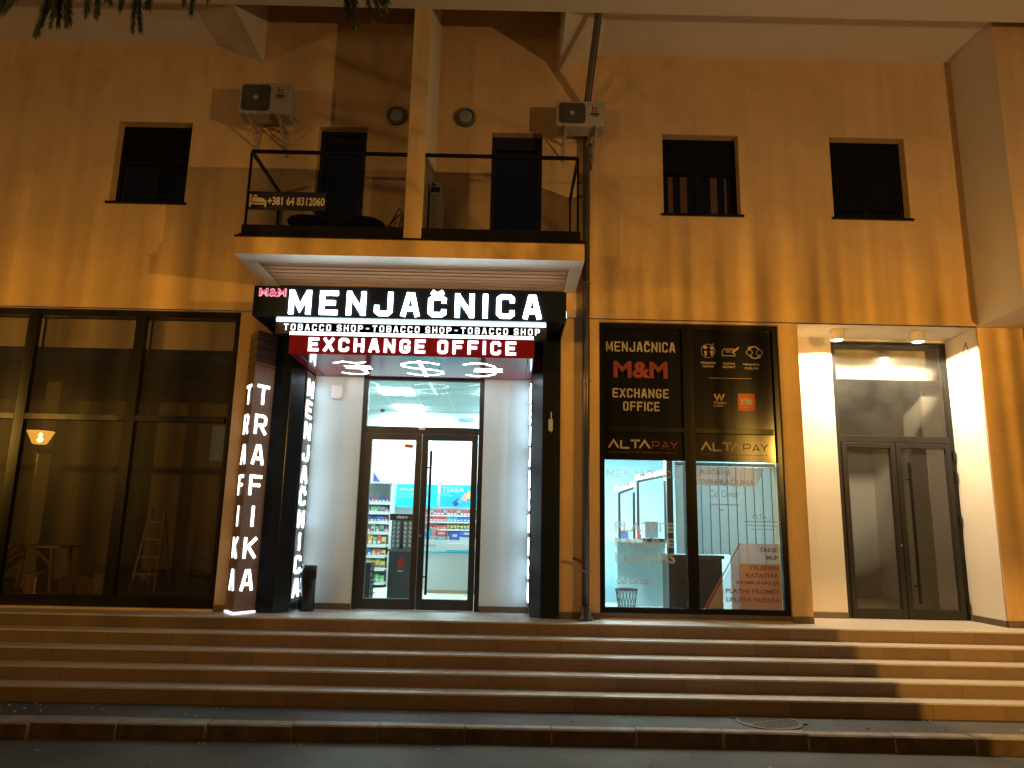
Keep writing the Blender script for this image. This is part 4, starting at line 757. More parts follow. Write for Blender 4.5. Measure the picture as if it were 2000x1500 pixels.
for k, c in enumerate(('teal', 'pink', 'gold')): part('leaflet', MB().prism([(-1.42 + k * .05, .93), (-1.38 + k * .05, .93), (-1.34 + k * .07, 1.12), (-1.40 + k * .07, 1.13)], 3.66 - k * .01, 3.655 - k * .01, 'y'), mat('print_' + c, cols[c], .45), t)
# lighter display stand
t = thing('lighter_stand', 'dark lighter display tower with printed header and grey base behind the left door leaf', 'display stand', (-1.65, 1.9, 0))
gm = mat('stand_grey', (.055, .062, .066), .4); part('base', MB().box(-1.83, 1.85, .004, -1.48, 2.15, .76), gm, t, bevel=.004); part('base_top', MB().box(-1.86, 1.83, .762, -1.46, 2.17, .80), mat('stand_lid', (.16, .18, .18), .4), t); part('edge', MB().box(-1.485, 1.845, .004, -1.476, 1.85, .76), shf, t)
part('header', MB().box(-1.84, 1.84, 1.24, -1.46, 1.90, 1.34), mat('header_black', (.015, .012, .014), .3), t)
mb = MB(); mb.text('zippo', -1.74, -1.56, 1.262, 1.315, front(1.8395), 0, .002, bold=.05); part('header_lettering', mb, offwhite, t)
mb = MB(); mb.stroke([(-1.84, 1.285), (-1.75, 1.285)], .006, front(1.8395), 0, .002); mb.stroke([(-1.55, 1.285), (-1.46, 1.285)], .006, front(1.8395), 0, .002); part('header_line', mb, red_print, t)
part('back_panel', MB().prism([(-1.83, 2.0), (-1.645, 1.90), (-1.48, 2.0), (-1.48, 2.1), (-1.83, 2.1)], .80, 1.24, 'z'), mat('stand_back', (.10, .11, .12), .3), t); part('spine', MB().prism([(-1.67, .80), (-1.62, .80), (-1.640, 1.22), (-1.650, 1.22)], 1.88, 1.896, 'y'), iron, t)
lm = mat('lighter_chrome', (.72, .72, .72), .3, metal=.3)
for r in range(6):
    for k in range(4):
        x = -1.80 + k * .075 + (.045 if k > 1 else 0); z = .83 + r * .068; s = .012 if k < 2 else -.012; yy = 1.872 if k in (1, 2) else 1.905
        part('lighter', MB().prism([(x, z), (x + .032, z), (x + .032 + s, z + .05), (x + s, z + .05)], yy, yy + .006, 'y'), lm, t)
mb = MB(); mb.add([front(1.849)(p[0], p[1], .002) for p in ((-1.66, .50), (-1.60, .52), (-1.585, .58), (-1.60, .63), (-1.625, .66), (-1.645, .69), (-1.66, .64), (-1.69, .60), (-1.695, .55))], [tuple(range(9))]); part('flame_logo', mb, red_print, t)
mb = MB(); mb.text('Zippo', -1.69, -1.59, .45, .48, front(1.849), 0, .002, bold=.04); part('base_lettering', mb, offwhite, t)
t = thing('newspaper_rack', 'low black rack standing just inside the left door leaf', 'rack', (-2.1, 1.5, 0)); part('box', MB().box(-2.25, 1.42, .004, -2.03, 1.75, .60), iron, t)
mb = MB()
for k in range(7): mb.box(-2.028, 1.45, .06 + k * .08, -1.985, 1.7, .068 + k * .08)
mb.box(-1.99, 1.45, .004, -1.98, 1.47, .60); part('side_wire', mb, iron, t)

# ================================================================ lit shop sign
G = thing('shop_sign', 'black portal shop sign with glowing white lettering over the red exchange office box', 'shop sign', (-1.04, 0, 0))
mb = MB(); mb.prism([(-3.25, -0.002), (-3.015, -0.002), (-2.86, 0.145), (-2.85, 0.60), (-3.0, 0.60), (-3.25, 0.2)], 0.004, 3.785, 'z'); part('post', mb, alu_black, G, bevel=.004)
mb = MB(); mb.prism([(0.71, -0.002), (0.71, 0.2), (0.60, 0.60), (0.335, 0.60), (0.33, 0.145), (0.465, -0.002)], 0.004, 3.785, 'z'); part('post', mb, alu_black, G, bevel=.004)
part('header_box', MB().box(-3.27, -0.97, 3.79, 0.70, 0.0, 4.112).box(-3.275, -1.0, 3.72, 0.705, -0.97, 4.115).box(-3.275, -0.97, 3.72, -3.26, -0.02, 3.79).box(0.69, -0.97, 3.72, 0.705, -0.02, 3.79), alu_black, G)
m_ = front(-1.002); mb = MB(); mb.block('MENJAČNICA', -2.815, 0.385, 3.748, 4.062, 0.060, m_, 0.0, 0.012, gap=0.66); part('lettering', mb, led, G)
mb = MB(); mb.text('M&M', -3.192, -2.872, 3.982, 4.068, m_, 0.012, 0.016, bold=-.008); part('red_lettering', mb, led_red, G)
mb = MB(); mb.text('M&M', -3.204, -2.860, 3.970, 4.080, m_, 0.0, 0.011, bold=.022); part('letter_halo', mb, led_pink, G)
part('slat_fill_strip', MB().box(-3.2, -0.62, 4.113, 0.62, -0.58, 4.125), emit('slat_fill_glow', (1.0, .80, .62), 8.0), G); part('side_light', MB().box(0.706, -0.8, 3.83, 0.722, -0.75, 3.92), led, G)  # first strip is added, out of sight on the header, to brighten the slats
part('tobacco_band', MB().box(-3.10, -0.60, 3.60, 0.48, -0.45, 3.745), bandm, G)
m_ = front(-0.602); lw_ = 3.37 / 3 - 0.085
for k in range(3):
    a = -2.985 + k * (lw_ + 0.1275); mb = MB(); mb.block('TOBACCO SHOP', a, a + lw_, 3.644, 3.730, 0.0145, m_, 0.0, 0.003, gap=0.72, space=1.0); part('band_lettering', mb, emit('band_led', (1, .98, .92), 2.6), G)
    if k < 2: part('band_dash', MB().box(a + lw_ + .045, -.606, 3.68, a + lw_ + .083, -.602, 3.694), MATS['band_led'], G)
part('light_strip', MB().box(-3.08, -0.64, 3.757, 0.465, -0.605, 3.785), strip_m, G)
part('light_strip', MB().box(-2.85, -0.765, 3.540, 0.30, -0.72, 3.585), strip_m, G)
part('red_box', MB().box(-2.84, -0.79, 3.285, 0.31, 0.605, 3.535), red_m, G, bevel=.004)
part('box_lid', MB().box(-2.835, -0.60, 3.54, 0.305, 0.60, 3.785), alu_black, G)
m_ = front(-0.792); mb = MB(); mb.block('EXCHANGE OFFICE', -2.59, 0.075, 3.322, 3.500, 0.036, m_, 0.0, 0.008, gap=0.66, space=1.0); part('red_box_lettering', mb, emit('red_box_led', (.86, .96, 1.0), 4.5), G)
mb = MB(); mb.box(-2.72, -.735, 3.281, -2.70, .58, 3.2845); mb.box(0.225, -.735, 3.281, .235, .58, 3.2845); part('panel_joint', mb, dark_print, G)
# currency symbols on the underside, read by people leaving the shop
def under(cx): return lambda u, v, w: (cx - u, -0.03 + v, 3.2845 - w)
t_ = 0.040; mb = MB()
mb.stroke([(.26, .34), (.16, .42), (.0, .44), (-.10, .36), (-.10, .20), (-.03, .0), (-.06, -.22), (-.18, -.34), (-.05, -.28), (.10, -.36), (.24, -.26)], t_, under(-2.13), 0, .002); mb.stroke([(-.22, .05), (.14, .05)], t_, under(-2.13), 0, .0026); mb.stroke([(-.22, -.08), (.14, -.08)], t_, under(-2.13), 0, .0026)
part('currency_symbol', mb, symbol_m, G); mb = MB()
mb.stroke([(.25, .30), (.12, .40), (-.12, .40), (-.25, .28), (-.25, .14), (-.12, .03), (.12, -.03), (.25, -.14), (.25, -.28), (.12, -.40), (-.12, -.40), (-.25, -.30)], t_, under(-1.20), 0, .002); mb.stroke([(0, .50), (0, -.50)], t_ * 1.1, under(-1.20), 0, .0026)
part('currency_symbol', mb, symbol_m, G); mb = MB()
mb.stroke([(.26, .32), (.12, .42), (-.02, .40), (-.14, .26), (-.18, 0), (-.14, -.26), (-.02, -.40), (.12, -.42), (.26, -.32)], t_, under(-.36), 0, .002); mb.stroke([(-.26, .08), (.14, .08)], t_, under(-.36), 0, .0026); mb.stroke([(-.26, -.08), (.12, -.08)], t_, under(-.36), 0, .0026)
part('currency_symbol', mb, symbol_m, G)
for s, xx in ((1, -2.85), (-1, 0.328)):     # vertical lettering on the inner cheeks
    mb = MB(); mb.box(min(xx, xx + s * .012), 0.17, 0.12, max(xx, xx + s * .012), 0.595, 3.27); part('letter_panel', mb, mat('grey_letter_panel', (.16, .155, .14), .45), G)
    mm = lambda u, v, w: (xx + s * (.013 + w), (0.365 + u) if s > 0 else (0.365 - u), v)
    mb = MB()
    for k, ch in enumerate('MENJAČNICA'):
        zt = 3.19 - k * 0.305; mb.glyph(ch, -0.13, zt - 0.245, 0.0 if ch == 'I' else 0.24, 0.20, 0.038, (lambda q: (lambda u, v, w: mm(u + (.13 if q else 0), v, w)))(ch == 'I'), 0, .012)
    part('side_lettering', mb, led_side, G)
# walnut pillar sign
G2 = thing('pillar_sign', 'walnut corner pillar sign with glowing vertical TRAFIKA on both faces', 'pillar sign', (-3.45, -0.1, 0))
pa, pb_, pc = (-3.625, -0.002), (-3.425, -0.285), (-3.245, -0.002)
mb = MB(); mb.prism([pa, pb_, pc, (-3.245, .02), (-3.625, .02)], 0.035, 3.722, 'z'); part('pillar', mb, woodm, G2)
def face(p, q):
    dx, dy = q[0] - p[0], q[1] - p[1]; L = math.hypot(dx, dy); dx /= L; dy /= L; nx, ny = dy, -dx
    return (lambda u, v, w: (p[0] + dx * u + nx * w, p[1] + dy * u + ny * w, v)), L
for (p, q) in ((pa, pb_), (pb_, pc)):
    fm, L = face(p, q); mb = MB()
    for k, ch in enumerate('TRAFIKA'):
        zt = 3.0 - k * 0.405; w = .155 if ch != 'I' else 0
        mb.glyph(ch, L / 2 - w / 2, zt - .26, w, .225, .040, fm, 0.002, .007)
    part('lettering', mb, emit('pillar_led', (1.0, 1.0, .93), 5.0), G2)
    mb = MB()
    for z in (3.24, 3.36, 3.48, 3.60): mb.add([fm(0.004, z, .0015), fm(L - .004, z, .0015), fm(L - .004, z + .012, .0015), fm(.004, z + .012, .0015)], [(0, 1, 2, 3)])
    part('groove', mb, groove_m, G2)
mb = MB(); mb.prism([(-3.645, -.002), (-3.425, -.31), (-3.235, -.002)], 0.006, 0.03, 'z'); part('glowing_base', mb, emit('base_glow', (1, 1, .95), 1.6), G2)

# ================================================================ smaller things on the front
t = thing('litter_bin', 'black cylindrical litter bin with side opening beside the sign post', 'litter bin', (-2.675, 0.36, 0))
bn = mat('bin_black', (.012, .012, .014), .22, spec=.6)
part('body', MB().lathe([(.103, .006), (.106, .02), (.106, .40), (.106, .545), (.112, .55), (.112, .585), (.095, .60), (.04, .603)], (-2.675, 0.36, 0), 36), bn, t, smooth=True)
mb = MB()
for k in range(8):
    a = R(-100 + k * 14); b = R(-100 + (k + 1) * 14); mb.add([(-2.675 + .1075 * math.cos(a), .36 + .1075 * math.sin(a), .42), (-2.675 + .1075 * math.cos(b), .36 + .1075 * math.sin(b), .42), (-2.675 + .1075 * math.cos(b), .36 + .1075 * math.sin(b), .53), (-2.675 + .1075 * math.cos(a), .36 + .1075 * math.sin(a), .53)], [(0, 1, 2, 3)])
part('opening', mb, mat('bin_hole', (.002, .002, .002), .9), t)
t = thing('alarm_sounder', 'white rounded alarm box on the pale wall left of the shop door', 'alarm box', (-2.51, .61, 3.03))
part('housing', MB().prism([(-2.59, 2.95), (-2.57, 2.925), (-2.45, 2.925), (-2.43, 2.95), (-2.43, 3.13), (-2.45, 3.15), (-2.57, 3.15), (-2.59, 3.13)], .565, .61, 'y'), mat('alarm_white', (.78, .80, .84), .4), t, bevel=.008); mb = MB(); mb.tube([(-2.575, .56, 2.965), (-2.56, .56, 2.94), (-2.46, .56, 2.94), (-2.445, .56, 2.965)], .005, 6); part('seam', mb, dark_print, t)
t = thing('antenna_box', 'small grey antenna box with one rod on the right sign post', 'antenna box', (.57, -.01, 2.5)); part('box', MB().box(.545, -.035, 2.46, .605, -.004, 2.62), mat('pale_grey', (.55, .54, .53), .5), t, bevel=.004); part('rod', MB().tube([(.582, -.03, 2.44), (.582, -.03, 2.72)], .008, 8), MATS['pale_grey'], t)
# drainpipe
t = thing('drainpipe', 'grey metal drainpipe running down between the shop sign and office window', 'drainpipe', (1.055, -.1, 0))
mb = MB(); mb.tube([(1.045, -.10, 0.10), (1.05, -.10, 3.4), (1.055, -.10, 7.15), (1.06, -.14, 7.3), (1.10, -1.25, 8.0), (1.11, -1.35, 8.2)], .052, 16); part('pipe', mb, pipe_m, t, smooth=True)
mb = MB(); mb.lathe([(.10, 0), (.10, .03), (.068, .045), (.066, .16), (.053, .17)], (1.045, -.10, 0.004), 20); part('foot', mb, pipe_m, t, smooth=True)
for z in (.62, 3.15, 4.55): part('clamp', MB().lathe([(.055, -.012), (.06, -.01), (.06, .01), (.055, .012)], (1.048, -.10, z), 16).tube([(0.975, -.1, z), (1.125, -.1, z)], .008, 6), mat('clamp_steel', (.22, .20, .19), .4, metal=.8), t)
part('spigot', MB().tube([(.99, -.10, .73), (.93, -.13, .765), (.895, -.13, .775)], .018, 10).lathe([(.024, 0), (.024, -.035)], (.895, -.12, .775), 10, 'y'), pipe_m, t)
# air conditioner units
def ac_unit(x0, x1, z0, z1, y0, y1, lab, arms):
    t = thing('air_conditioner', lab, 'air conditioner', ((x0 + x1) / 2, (y0 + y1) / 2, z0), 'air conditioner units on the facade')
    part('casing', MB().box(x0, y0, z0, x1, y1, z1), ac_white, t, bevel=.018)
    fx1 = x0 + (x1 - x0) * .60; gx0, gx1, gz0, gz1 = x0 + .035, fx1, z0 + .04, z1 - .035; c = .035
    part('fan_grille', MB().prism([(gx0 + c, gz0), (gx1 - c, gz0), (gx1, gz0 + c), (gx1, gz1 - c), (gx1 - c, gz1), (gx0 + c, gz1), (gx0, gz1 - c), (gx0, gz0 + c)], y0 - .006, y0 + .01, 'y'), ac_dark, t)
    cx, cz = (gx0 + gx1) / 2, (gz0 + gz1) / 2; mb = MB()
    for k in range(1, 7): r = k * min(gx1 - gx0, gz1 - gz0) / 14; mb.tube([(cx + r * math.cos(a * .2618), y0 - .010, cz + r * math.sin(a * .2618)) for a in range(24)], .0022, 4, True)
    part('grille_rings', mb, mat('ring_grey', (.20, .175, .16), .5), t); part('hub', MB().lathe([(.036, -.012), (.030, -.02), (.008, -.022)], (cx, y0, cz), 18, 'y'), ac_white, t)
    fy = front(y0 - .001); lx = (fx1 + x1) / 2 - .055; lz = z1 - .17; mb = MB(); mb.stroke([(lx + .02, lz + .11), (lx + .02, lz)], .016, fy, 0, .003); mb.stroke([(lx + .02, lz + .005), (lx + .075, lz + .005), (lx + .075, lz + .06), (lx + .02, lz + .06)], .016, fy, 0, .0036); part('red_logo', mb, red_print, t)
    part('logo_bar', MB().box(lx - .015, y0 - .003, lz - .045, lx + .115, y0 - .0005, lz - .018).box(lx, y0 - .003, lz - .068, lx + .10, y0 - .0005, lz - .055), dark_print, t)
    mb = MB()
    for k in range(7): zz = z0 - .001; yy = y0 + .02 + k * (y1 - y0 - .04) / 7; mb.box(x0 + .03, yy, zz - .008, x1 - .03, yy + .012, zz)
    part('underside_ribs', mb, ac_white, t)
    for ax in arms: part('bracket', MB().box(ax - .02, y0 - .05, z0 - .045, ax + .02, -.01, z0 - .01).tube([(ax, y0 + .1, z0 - .04), (ax, -.02, z0 - .28)], .014, 6).box(ax - .02, -.02, z0 - .30, ax + .02, 0, z0 - .01), ac_white, t)
    part('valve_cover', MB().box(x1, y1 - .16, z0 + .04, x1 + .05, y1 - .04, z0 + .17), ac_white, t, bevel=.01)
    mb = MB(); mb.tube([(x1 - .2, y1 - .03, z0 - .01), (x1 - .22, y1 + .05, z0 - .10), (x1 - .16, -.03, z0 - .2), (x1 - .12, -.03, z0 - .42)], .012, 8); part('hose', mb, ac_white, t)
    return t
ac_unit(-3.92, -3.19, 6.83, 7.31, -.50, -.20, 'beige air conditioner unit on brackets beside the left balcony door', (-3.78, -3.36))
ac_unit(0.585, 1.275, 6.745, 7.135, -.50, -.20, 'beige air conditioner unit in front of the drainpipe', (.72, 1.16))
# round wall lights (off)
for i, x in enumerate((-1.755, -0.735)):
    t = thing('round_wall_light', 'unlit round bulkhead wall light ' + ('left' if i == 0 else 'right') + ' of the fin wall', 'wall light', (x, 0, 7.12), 'round bulkhead wall lights')
    part('ring', MB().lathe([(.145, 0), (.148, -.05), (.13, -.075), (.108, -.075), (.108, -.05)], (x, 0, 7.12), 32, 'y'), grey_plastic, t, smooth=True); part('lens', MB().lathe([(.107, -.05), (.10, -.066), (.06, -.074), (.005, -.076)], (x, 0, 7.12), 28, 'y'), lens_m, t, smooth=True)
# banner with phone number
t = thing('phone_banner', 'black banner with bed pictogram and phone number tied to the left railing', 'banner', (-2.865, -1.25, 5.03))
part('sheet', MB().box(-3.355, -1.256, 5.035, -2.375, -1.248, 5.285), mat('banner_black', (.008, .008, .012), .5), t)
fb = front(-1.2565); mb = MB(); mb.text('+381 64 8312060', -3.115, -2.392, 5.10, 5.215, fb, 0, .002, bold=.03); part('lettering', mb, cream, t)
mb = MB(); mb.stroke([(-3.335, 5.07), (-3.335, 5.245)], .022, fb, 0, .002); mb.stroke([(-3.335, 5.115), (-3.135, 5.115)], .022, fb, 0, .0026); mb.stroke([(-3.14, 5.07), (-3.14, 5.16)], .018, fb, 0, .002); mb.add([fb(p[0], p[1], .002) for p in ((-3.315, 5.14), (-3.145, 5.14), (-3.16, 5.185), (-3.23, 5.20), (-3.315, 5.20))], [(0, 1, 2, 3, 4)]); mb.stroke([(-3.30, 5.222), (-3.25, 5.222)], .025, fb, 0, .002); part('bed_pictogram', mb, cream, t)
# carton on the right balcony
t = thing('cardboard_box', 'tall narrow printed cardboard box standing on the right balcony', 'cardboard box', (-1.05, -.7, 4.66))
part('carton', MB().box(-1.12, -.75, 4.68, -.985, -.15, 5.72), board_m, t)
fx = front(-.7505); mb = MB(); mb.box(-1.112, -.7525, 5.57, -.993, -.7505, 5.64)
for k in range(13): z = 5.50 - k * .045; mb.box(-1.10 + .008 * (k % 3), -.7525, z, -1.02 - .012 * ((k * 5) % 4), -.7505, z + .007)
mb.box(-1.075, -.7525, 4.83, -1.04, -.7505, 4.87); mb.box(-1.105, -.7525, 4.75, -1.0, -.7505, 4.79); part('printed_lines', mb, dark_print, t); mb = MB(); mb.text('h', -1.10, -1.05, 5.65, 5.71, fx, 0, .002, bold=.05); part('lettering', mb, dark_print, t)
# bistro tables and chairs
def bistro_table(x, y, lab):
    t = thing('bistro_table', lab, 'table', (x, y, 4.66), 'small round balcony tables'); part('tabletop', MB().lathe([(.03, 0), (.27, .004), (.285, .012), (.285, .024), (.02, .028)], (x, y, 5.04), 32), iron, t)
    part('pedestal', MB().tube([(x, y, 4.68), (x, y, 5.04)], .018, 8), iron, t)
    for k in range(3): a = k * 2.094; part('foot', MB().tube([(x, y, 4.85), (x + .12 * math.cos(a), y + .12 * math.sin(a), 4.78), (x + .2 * math.cos(a), y + .2 * math.sin(a), 4.68)], .010, 6), iron, t)
bistro_table(-2.70, -.8, 'small round black table behind the phone banner'); bistro_table(-1.98, -.8, 'small round black table in front of the left balcony door')
def bistro_chair(x, y, rz, lab):
    t = thing('bistro_chair', lab, 'chair', (x, y, 4.66), 'wire balcony chairs'); c, s = math.cos(rz), math.sin(rz)
    def P(u, v, w): return (x + u * c - v * s, y + u * s + v * c, 4.66 + w)
    part('seat', MB().tube([P(.19 * math.cos(a * .3927), .19 * math.sin(a * .3927), .42) for a in range(16)], .010, 6, True).tube([P(-.18, 0, .42), P(.18, 0, .42)], .006, 5).tube([P(0, -.18, .42), P(0, .18, .42)], .006, 5), iron, t)
    part('backrest', MB().tube([P(-.16, .16, .42), P(-.17, .20, .60), P(-.08, .23, .74), P(0, .24, .84), P(.08, .23, .74), P(.17, .20, .60), P(.16, .16, .42)], .010, 6).tube([P(-.10, .19, .45), P(-.03, .22, .60), P(-.09, .225, .68), P(-.02, .23, .74)], .006, 5).tube([P(.10, .19, .45), P(.03, .22, .60), P(.09, .225, .68), P(.02, .23, .74)], .006, 5), iron, t)
    for u, v in ((-.15, -.13), (.15, -.13), (-.15, .14), (.15, .14)): part('leg', MB().tube([P(u, v, .42), P(u * 1.2, v * 1.25, .02)], .009, 6), iron, t)
bistro_chair(-1.74, -.55, R(-40), 'black wire bistro chair turned sideways in front of its twin by the fin wall'); bistro_chair(-2.42, -.35, R(20), 'black wire bistro chair between the two round tables'); bistro_chair(-1.52, -.35, R(25), 'black wire bistro chair squeezed against the fin wall behind another')
# manhole cover
t = thing('manhole_cover', 'round cast iron drain grating set into the pavement below the office window', 'manhole cover', (2.80, -1.72, -.80))
CX, CY, RR = 2.80, -1.72, .30
part('ring', MB().lathe([(RR + .045, -.004), (RR + .045, .006), (RR, .008), (RR, -.02)], (CX, CY, -.80), 40), castiron, t); part('pit', MB().lathe([(RR, -.012), (RR, .003)], (CX, CY, -.80), 40), ironhole, t)
mb = MB()
for k in range(-6, 7):
    x = k * .047; h = math.sqrt(max(0, RR * RR - x * x)) - .004; c, s = math.cos(R(28)), math.sin(R(28))
    for a, b in ((-h, -.015), (.015, h)):
        if b <= a: continue
        q = [(x - .012, a), (x + .012, a), (x + .012, b), (x - .012, b)]; mb.prism([(CX + u * c - v * s, CY + u * s + v * c) for u, v in q], -.798, -.7935, 'z')
mb.prism([(CX + u * math.cos(R(28)) - v * math.sin(R(28)), CY + u * math.sin(R(28)) + v * math.cos(R(28))) for u, v in ((-.29, -.014), (.29, -.014), (.29, .014), (-.29, .014))], -.798, -.794, 'z')
part('grating_bars', mb, castiron, t)
for s in (-1, 1): part('lifting_lug', MB().box(CX + s * .34 - .03, CY - s * .10 - .02, -.805, CX + s * .34 + .03, CY - s * .10 + .02, -.785), castiron, t)

# ================================================================ street lanterns across the road
def street_lamp(x, y, zl, lab, watts, up=1.0, shadow_az=None, low=1.0):
    t = thing('street_lamp', lab, 'street lamp', (x, y, -.95), 'sodium street lamps across the road')
    part('pole', MB().lathe([(.12, 0), (.12, .5), (.07, .6), (.05, zl + .55)], (x, y, -.95), 16), iron, t, smooth=True)
    part('lantern_roof', MB().lathe([(.34, .20), (.36, .23), (.20, .40), (.04, .48)], (x, y, zl), 20), iron, t)
    m = 'lantern_glass'
    if m not in MATS:
        mm = bpy.data.materials.new(m); mm.use_nodes = True; nt = mm.node_tree; nt.nodes.remove(nt.nodes['Principled BSDF'])
        a = nd(nt, 'ShaderNodeBsdfTransparent'); e = nd(nt, 'ShaderNodeEmission'); e.inputs[0].default_value = (1.0, .46, .05, 1); e.inputs[1].default_value = 17.0
        mx = nd(nt, 'ShaderNodeMixShader'); mx.inputs[0].default_value = .45; nt.links.new(a.outputs[0], mx.inputs[1]); nt.links.new(e.outputs[0], mx.inputs[2]); nt.links.new(mx.outputs[0], nt.nodes['Material Output'].inputs[0]); MATS[m] = mm
    part('lantern_glass', MB().lathe([(.17, -.14), (.33, .195)], (x, y, zl), 20), MATS[m], t)
    part('bulb', MB().lathe([(.01, .06), (.05, .09), (.06, .13), (.02, .18)], (x, y, zl - .02), 12), emit('sodium_bulb', (1.0, .66, .22), 90.0), t)
    ld = bpy.data.lights.new('lantern_light', 'POINT'); ld.energy = watts; ld.color = (1, 1, 1); ld.shadow_soft_size = .05; ld.use_nodes = True; nt = ld.node_tree
    e = nt.nodes['Emission']; L = nt.links.new
    tc = nd(nt, 'ShaderNodeTexCoord'); sx = nd(nt, 'ShaderNodeSeparateXYZ'); L(tc.outputs['Normal'], sx.inputs[0])
    def mth(op, a, b=None):
        n = nd(nt, 'ShaderNodeMath', operation=op)
        for i, v in enumerate((a, b)):
            if v is None: continue
            if isinstance(v, (int, float)): n.inputs[i].default_value = v
            else: L(v, n.inputs[i])
        return n.outputs[0]
    # the lantern's light distribution: cut off upwards, ribbed glass makes vertical bands
    mr = nd(nt, 'ShaderNodeMapRange'); mr.inputs[1].default_value = -.5; mr.inputs[2].default_value = .5; L(sx.outputs[2], mr.inputs[0])
    cr = nd(nt, 'ShaderNodeValToRGB'); L(mr.outputs[0], cr.inputs[0]); els = cr.color_ramp.elements
    PRO = [(0.0, .10), (.12, .12), (.20, .55), (.26, .80), (.50, 1.0), (.58, 1.0), (.66, .55), (.74, .30), (.86, .20), (1.0, .16)]
    els[0].position = 0; els[0].color = (PRO[0][1],) * 3 + (1,); els[1].position = 1; els[1].color = (PRO[-1][1],) * 3 + (1,)
    for p, v in PRO[1:-1]:
        v = v * (low if p < .42 else 1) * (1 + (up - 1) * max(0, min(1, (p - .6) / .12))); q = els.new(p); q.color = (v, v, v, 1)
    els[len(els) - 1].color = (PRO[-1][1] * up,) * 3 + (1,)
    cm = nd(nt, 'ShaderNodeMapRange'); cm.inputs[1].default_value = .10; cm.inputs[2].default_value = .30; L(sx.outputs[2], cm.inputs[0])     # upward light shifted to a paler tint
    cc = nd(nt, 'ShaderNodeMix', data_type='RGBA'); L(cm.outputs[0], cc.inputs[0]); cc.inputs[6].default_value = (1.0, .52, .085, 1); cc.inputs[7].default_value = (1.0, .61, .26, 1); L(cc.outputs[2], e.inputs[0])
    az = mth('ARCTAN2', sx.outputs[0], sx.outputs[1])
    no = nd(nt, 'ShaderNodeTexNoise', noise_dimensions='1D'); L(mth('ADD', mth('MULTIPLY', az, 34.0), x * 3.7), no.inputs['W']); no.inputs['Detail'].default_value = 1.5; no.inputs['Scale'].default_value = 1.0
    rp = nd(nt, 'ShaderNodeMapRange'); rp.inputs[1].default_value = .28; rp.inputs[2].default_value = .72; rp.inputs[3].default_value = -.62; rp.inputs[4].default_value = .62; L(no.outputs[0], rp.inputs[0])
    fl = nd(nt, 'ShaderNodeMapRange'); fl.inputs[1].default_value = -.34; fl.inputs[2].default_value = -.2; L(sx.outputs[2], fl.inputs[0]); fd = nd(nt, 'ShaderNodeMapRange'); fd.inputs[1].default_value = .10; fd.inputs[2].default_value = .26; fd.inputs[3].default_value = 1; fd.inputs[4].default_value = 0; L(sx.outputs[2], fd.inputs[0])
    rip = mth('ADD', 1.0, mth('MULTIPLY', mth('MULTIPLY', rp.outputs[0], fl.outputs[0]), fd.outputs[0]))
    dist = cr.outputs[0]
    if shadow_az is not None:                           # shadow edge on the steps, put into the lamp's low light by azimuth
        sh = nd(nt, 'ShaderNodeMapRange'); sh.inputs[1].default_value = shadow_az - .003; sh.inputs[2].default_value = shadow_az + .003; L(az, sh.inputs[0])
        lowz = nd(nt, 'ShaderNodeMapRange'); lowz.inputs[1].default_value = -.22; lowz.inputs[2].default_value = -.30; L(sx.outputs[2], lowz.inputs[0])
        dist = mth('MAXIMUM', dist, mth('MULTIPLY', mth('MULTIPLY', sh.outputs[0], lowz.outputs[0]), 1.3))
    L(mth('MULTIPLY', dist, rip), e.inputs[1])
    lo = bpy.data.objects.new('lantern_light', ld); COL.objects.link(lo); lo.parent = t; lo.location = (0, 0, zl + .95 - .02)
street_lamp(-12.53, -9.5, 3.28, 'lit sodium street lamp reflected in the left shop window', LAMP_W * 1.25)
street_lamp(7.43, -9.5, 3.38, 'lit sodium street lamp reflected at the office window edge', LAMP_W * 2.0, 1.9, -.345, .62)
street_lamp(-5.4, -12.0, 3.45, 'lit sodium street lamp across the road, nearest the shop door', LAMP_W * .95, 1.3, None, .3)

# ================================================================ spruce whose twigs hang into the frame
bark = mat('bark', (.07, .045, .03), .9, var=.3, vscale=8, bump=.6, bscale=40); needle = mat('spruce_needles', (.035, .050, .018), .7, var=.3, vscale=6)
S = thing('spruce_tree', 'dark spruce with drooping needle twigs hanging in front of the facade', 'tree', (-4.6, -7.4, -.8))
mb = MB(); mb.tube([(-4.6, -7.4, -.85), (-4.58, -7.38, 2), (-4.6, -7.4, 6), (-4.55, -7.4, 10.5)], .22, 12, r1=.03); part('trunk', mb, bark, S, smooth=True)
mbB, mbN = MB(), MB()
def twig(p, d, L, rad):
    p = Vector(p); d = Vector(d).normalized(); n = int(L / .006); mbB.tube([p, p + d * L * .5 + Vector((0, .01, -.005)), p + d * L], .006, 5, r1=.003)
    u = d.orthogonal().normalized(); v = d.cross(u)
    for i in range(n):
        q = p + d * (L * i / n); tp = 1 - .5 * (i / n)
        for _ in range(5):
            a = random.uniform(0, 6.283); o = u * math.cos(a) + v * math.sin(a); e = q + o * (rad * tp * random.uniform(.7, 1.1)) + d * rad * .9; w = d.cross(o) * .0034
            mbN.add([q - w, q + w, e], [(0, 1, 2)])
def branch(root, tip, tw):
    root = Vector(root); tip = Vector(tip); mid = (root + tip) / 2 + Vector((0, 0, .25)); mbB.tube([root, mid, tip], .03, 6, r1=.008)
    for q, L, dx in tw:
        p = root.lerp(mid, q * 2) if q < .5 else mid.lerp(tip, (q - .5) * 2); twig(p, (dx, random.uniform(-.2, .2), -1), L, .028)
def hang(x, zt, L, dx=0.0, y=-6.5): [twig((x + random.uniform(-.015, .015), y + random.uniform(-.03, .03), zt), (dx + random.uniform(-.08, .08), .05, -1), L * random.uniform(.85, 1), .040) for _ in range(2)]
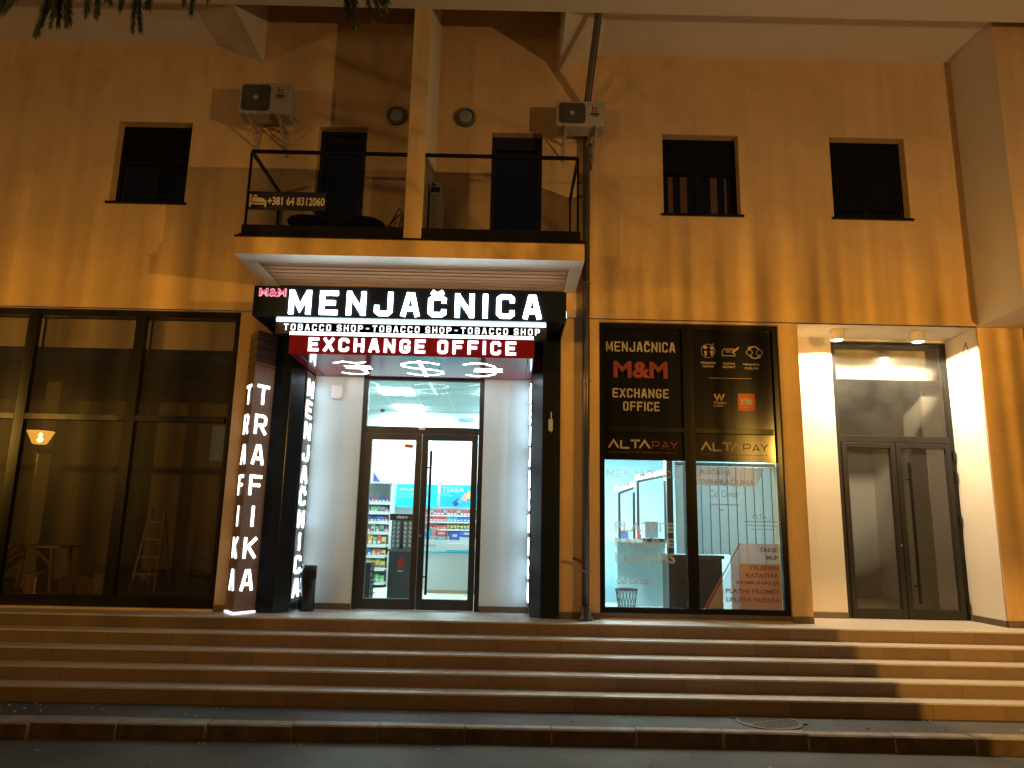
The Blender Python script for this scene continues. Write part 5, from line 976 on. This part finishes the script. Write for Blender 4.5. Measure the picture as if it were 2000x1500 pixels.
branch((-4.5, -7.3, 5.3), (-1.7, -6.5, 4.1), [(k / 10, random.uniform(.15, .3), random.uniform(-.2, .2)) for k in range(2, 10)])
branch((-4.5, -7.3, 4.9), (-2.3, -6.6, 4.0), [(k / 9, random.uniform(.12, .25), random.uniform(-.2, .2)) for k in range(3, 9)])
branch((-4.5, -7.3, 6.3), (-.7, -6.5, 4.15), [(k / 12, random.uniform(.15, .3), random.uniform(-.2, .2)) for k in range(3, 12)])
branch((-4.5, -7.3, 4.5), (-2.6, -6.4, 3.95), [(k / 8, random.uniform(.1, .22), random.uniform(-.3, .1)) for k in range(3, 8)])
for x, zt, L, dx in ((-2.72, 4.0, .24, -.3), (-2.66, 3.98, .24, -.5), (-2.55, 4.02, .30, .35), (-2.46, 4.05, .38, .0), (-2.43, 4.05, .36, .12), (-2.50, 4.0, .36, -.25), (-2.34, 4.05, .27, .1), (-2.28, 4.1, .34, .0), (-2.22, 4.0, .16, .1), (-2.07, 4.1, .40, .12), (-2.12, 4.05, .22, -.1), (-1.97, 4.05, .24, .0), (-1.78, 4.1, .30, 0.), (-1.70, 4.0, .10, 0), (-.93, 4.1, .30, .0), (-.90, 4.15, .42, .12), (-.86, 4.1, .33, .35), (-.84, 4.08, .25, .5), (-.80, 4.02, .16, .9)): hang(x, zt, L, dx)
for k in range(60):
    z = random.uniform(4.8, 10); a = random.uniform(0, 6.283); r = (10.8 - z) * .35
    if z < 7 and -1.2 < a - 1.57 < 1.2: continue
    p = Vector((-4.58, -7.4, z)); e = p + Vector((math.cos(a) * r, math.sin(a) * r, -.35 * r)); mbB.tube([p, e], .02, 5, r1=.006)
    for q in (.3, .45, .6, .75, .9, 1.0): twig(p.lerp(e, q), (random.uniform(-.4, .4), random.uniform(-.4, .4), -1), random.uniform(.15, .35), .035)
part('branches', mbB, bark, S); part('needles', mbN, needle, S)
# house across the street, seen only as a reflection
H = thing('opposite_house', 'dark house across the road with one pale lit window', 'house', (-6, -26, -.95))
part('wall', MB().box(-26, -30, -.95, 12, -26, 9), mat('opposite_plaster', (.10, .09, .08), .9), H)
part('window', MB().box(-14.6, -26.02, 4.2, -12.4, -25.98, 5.9), emit('far_window', (.75, .85, .60), .32), H)
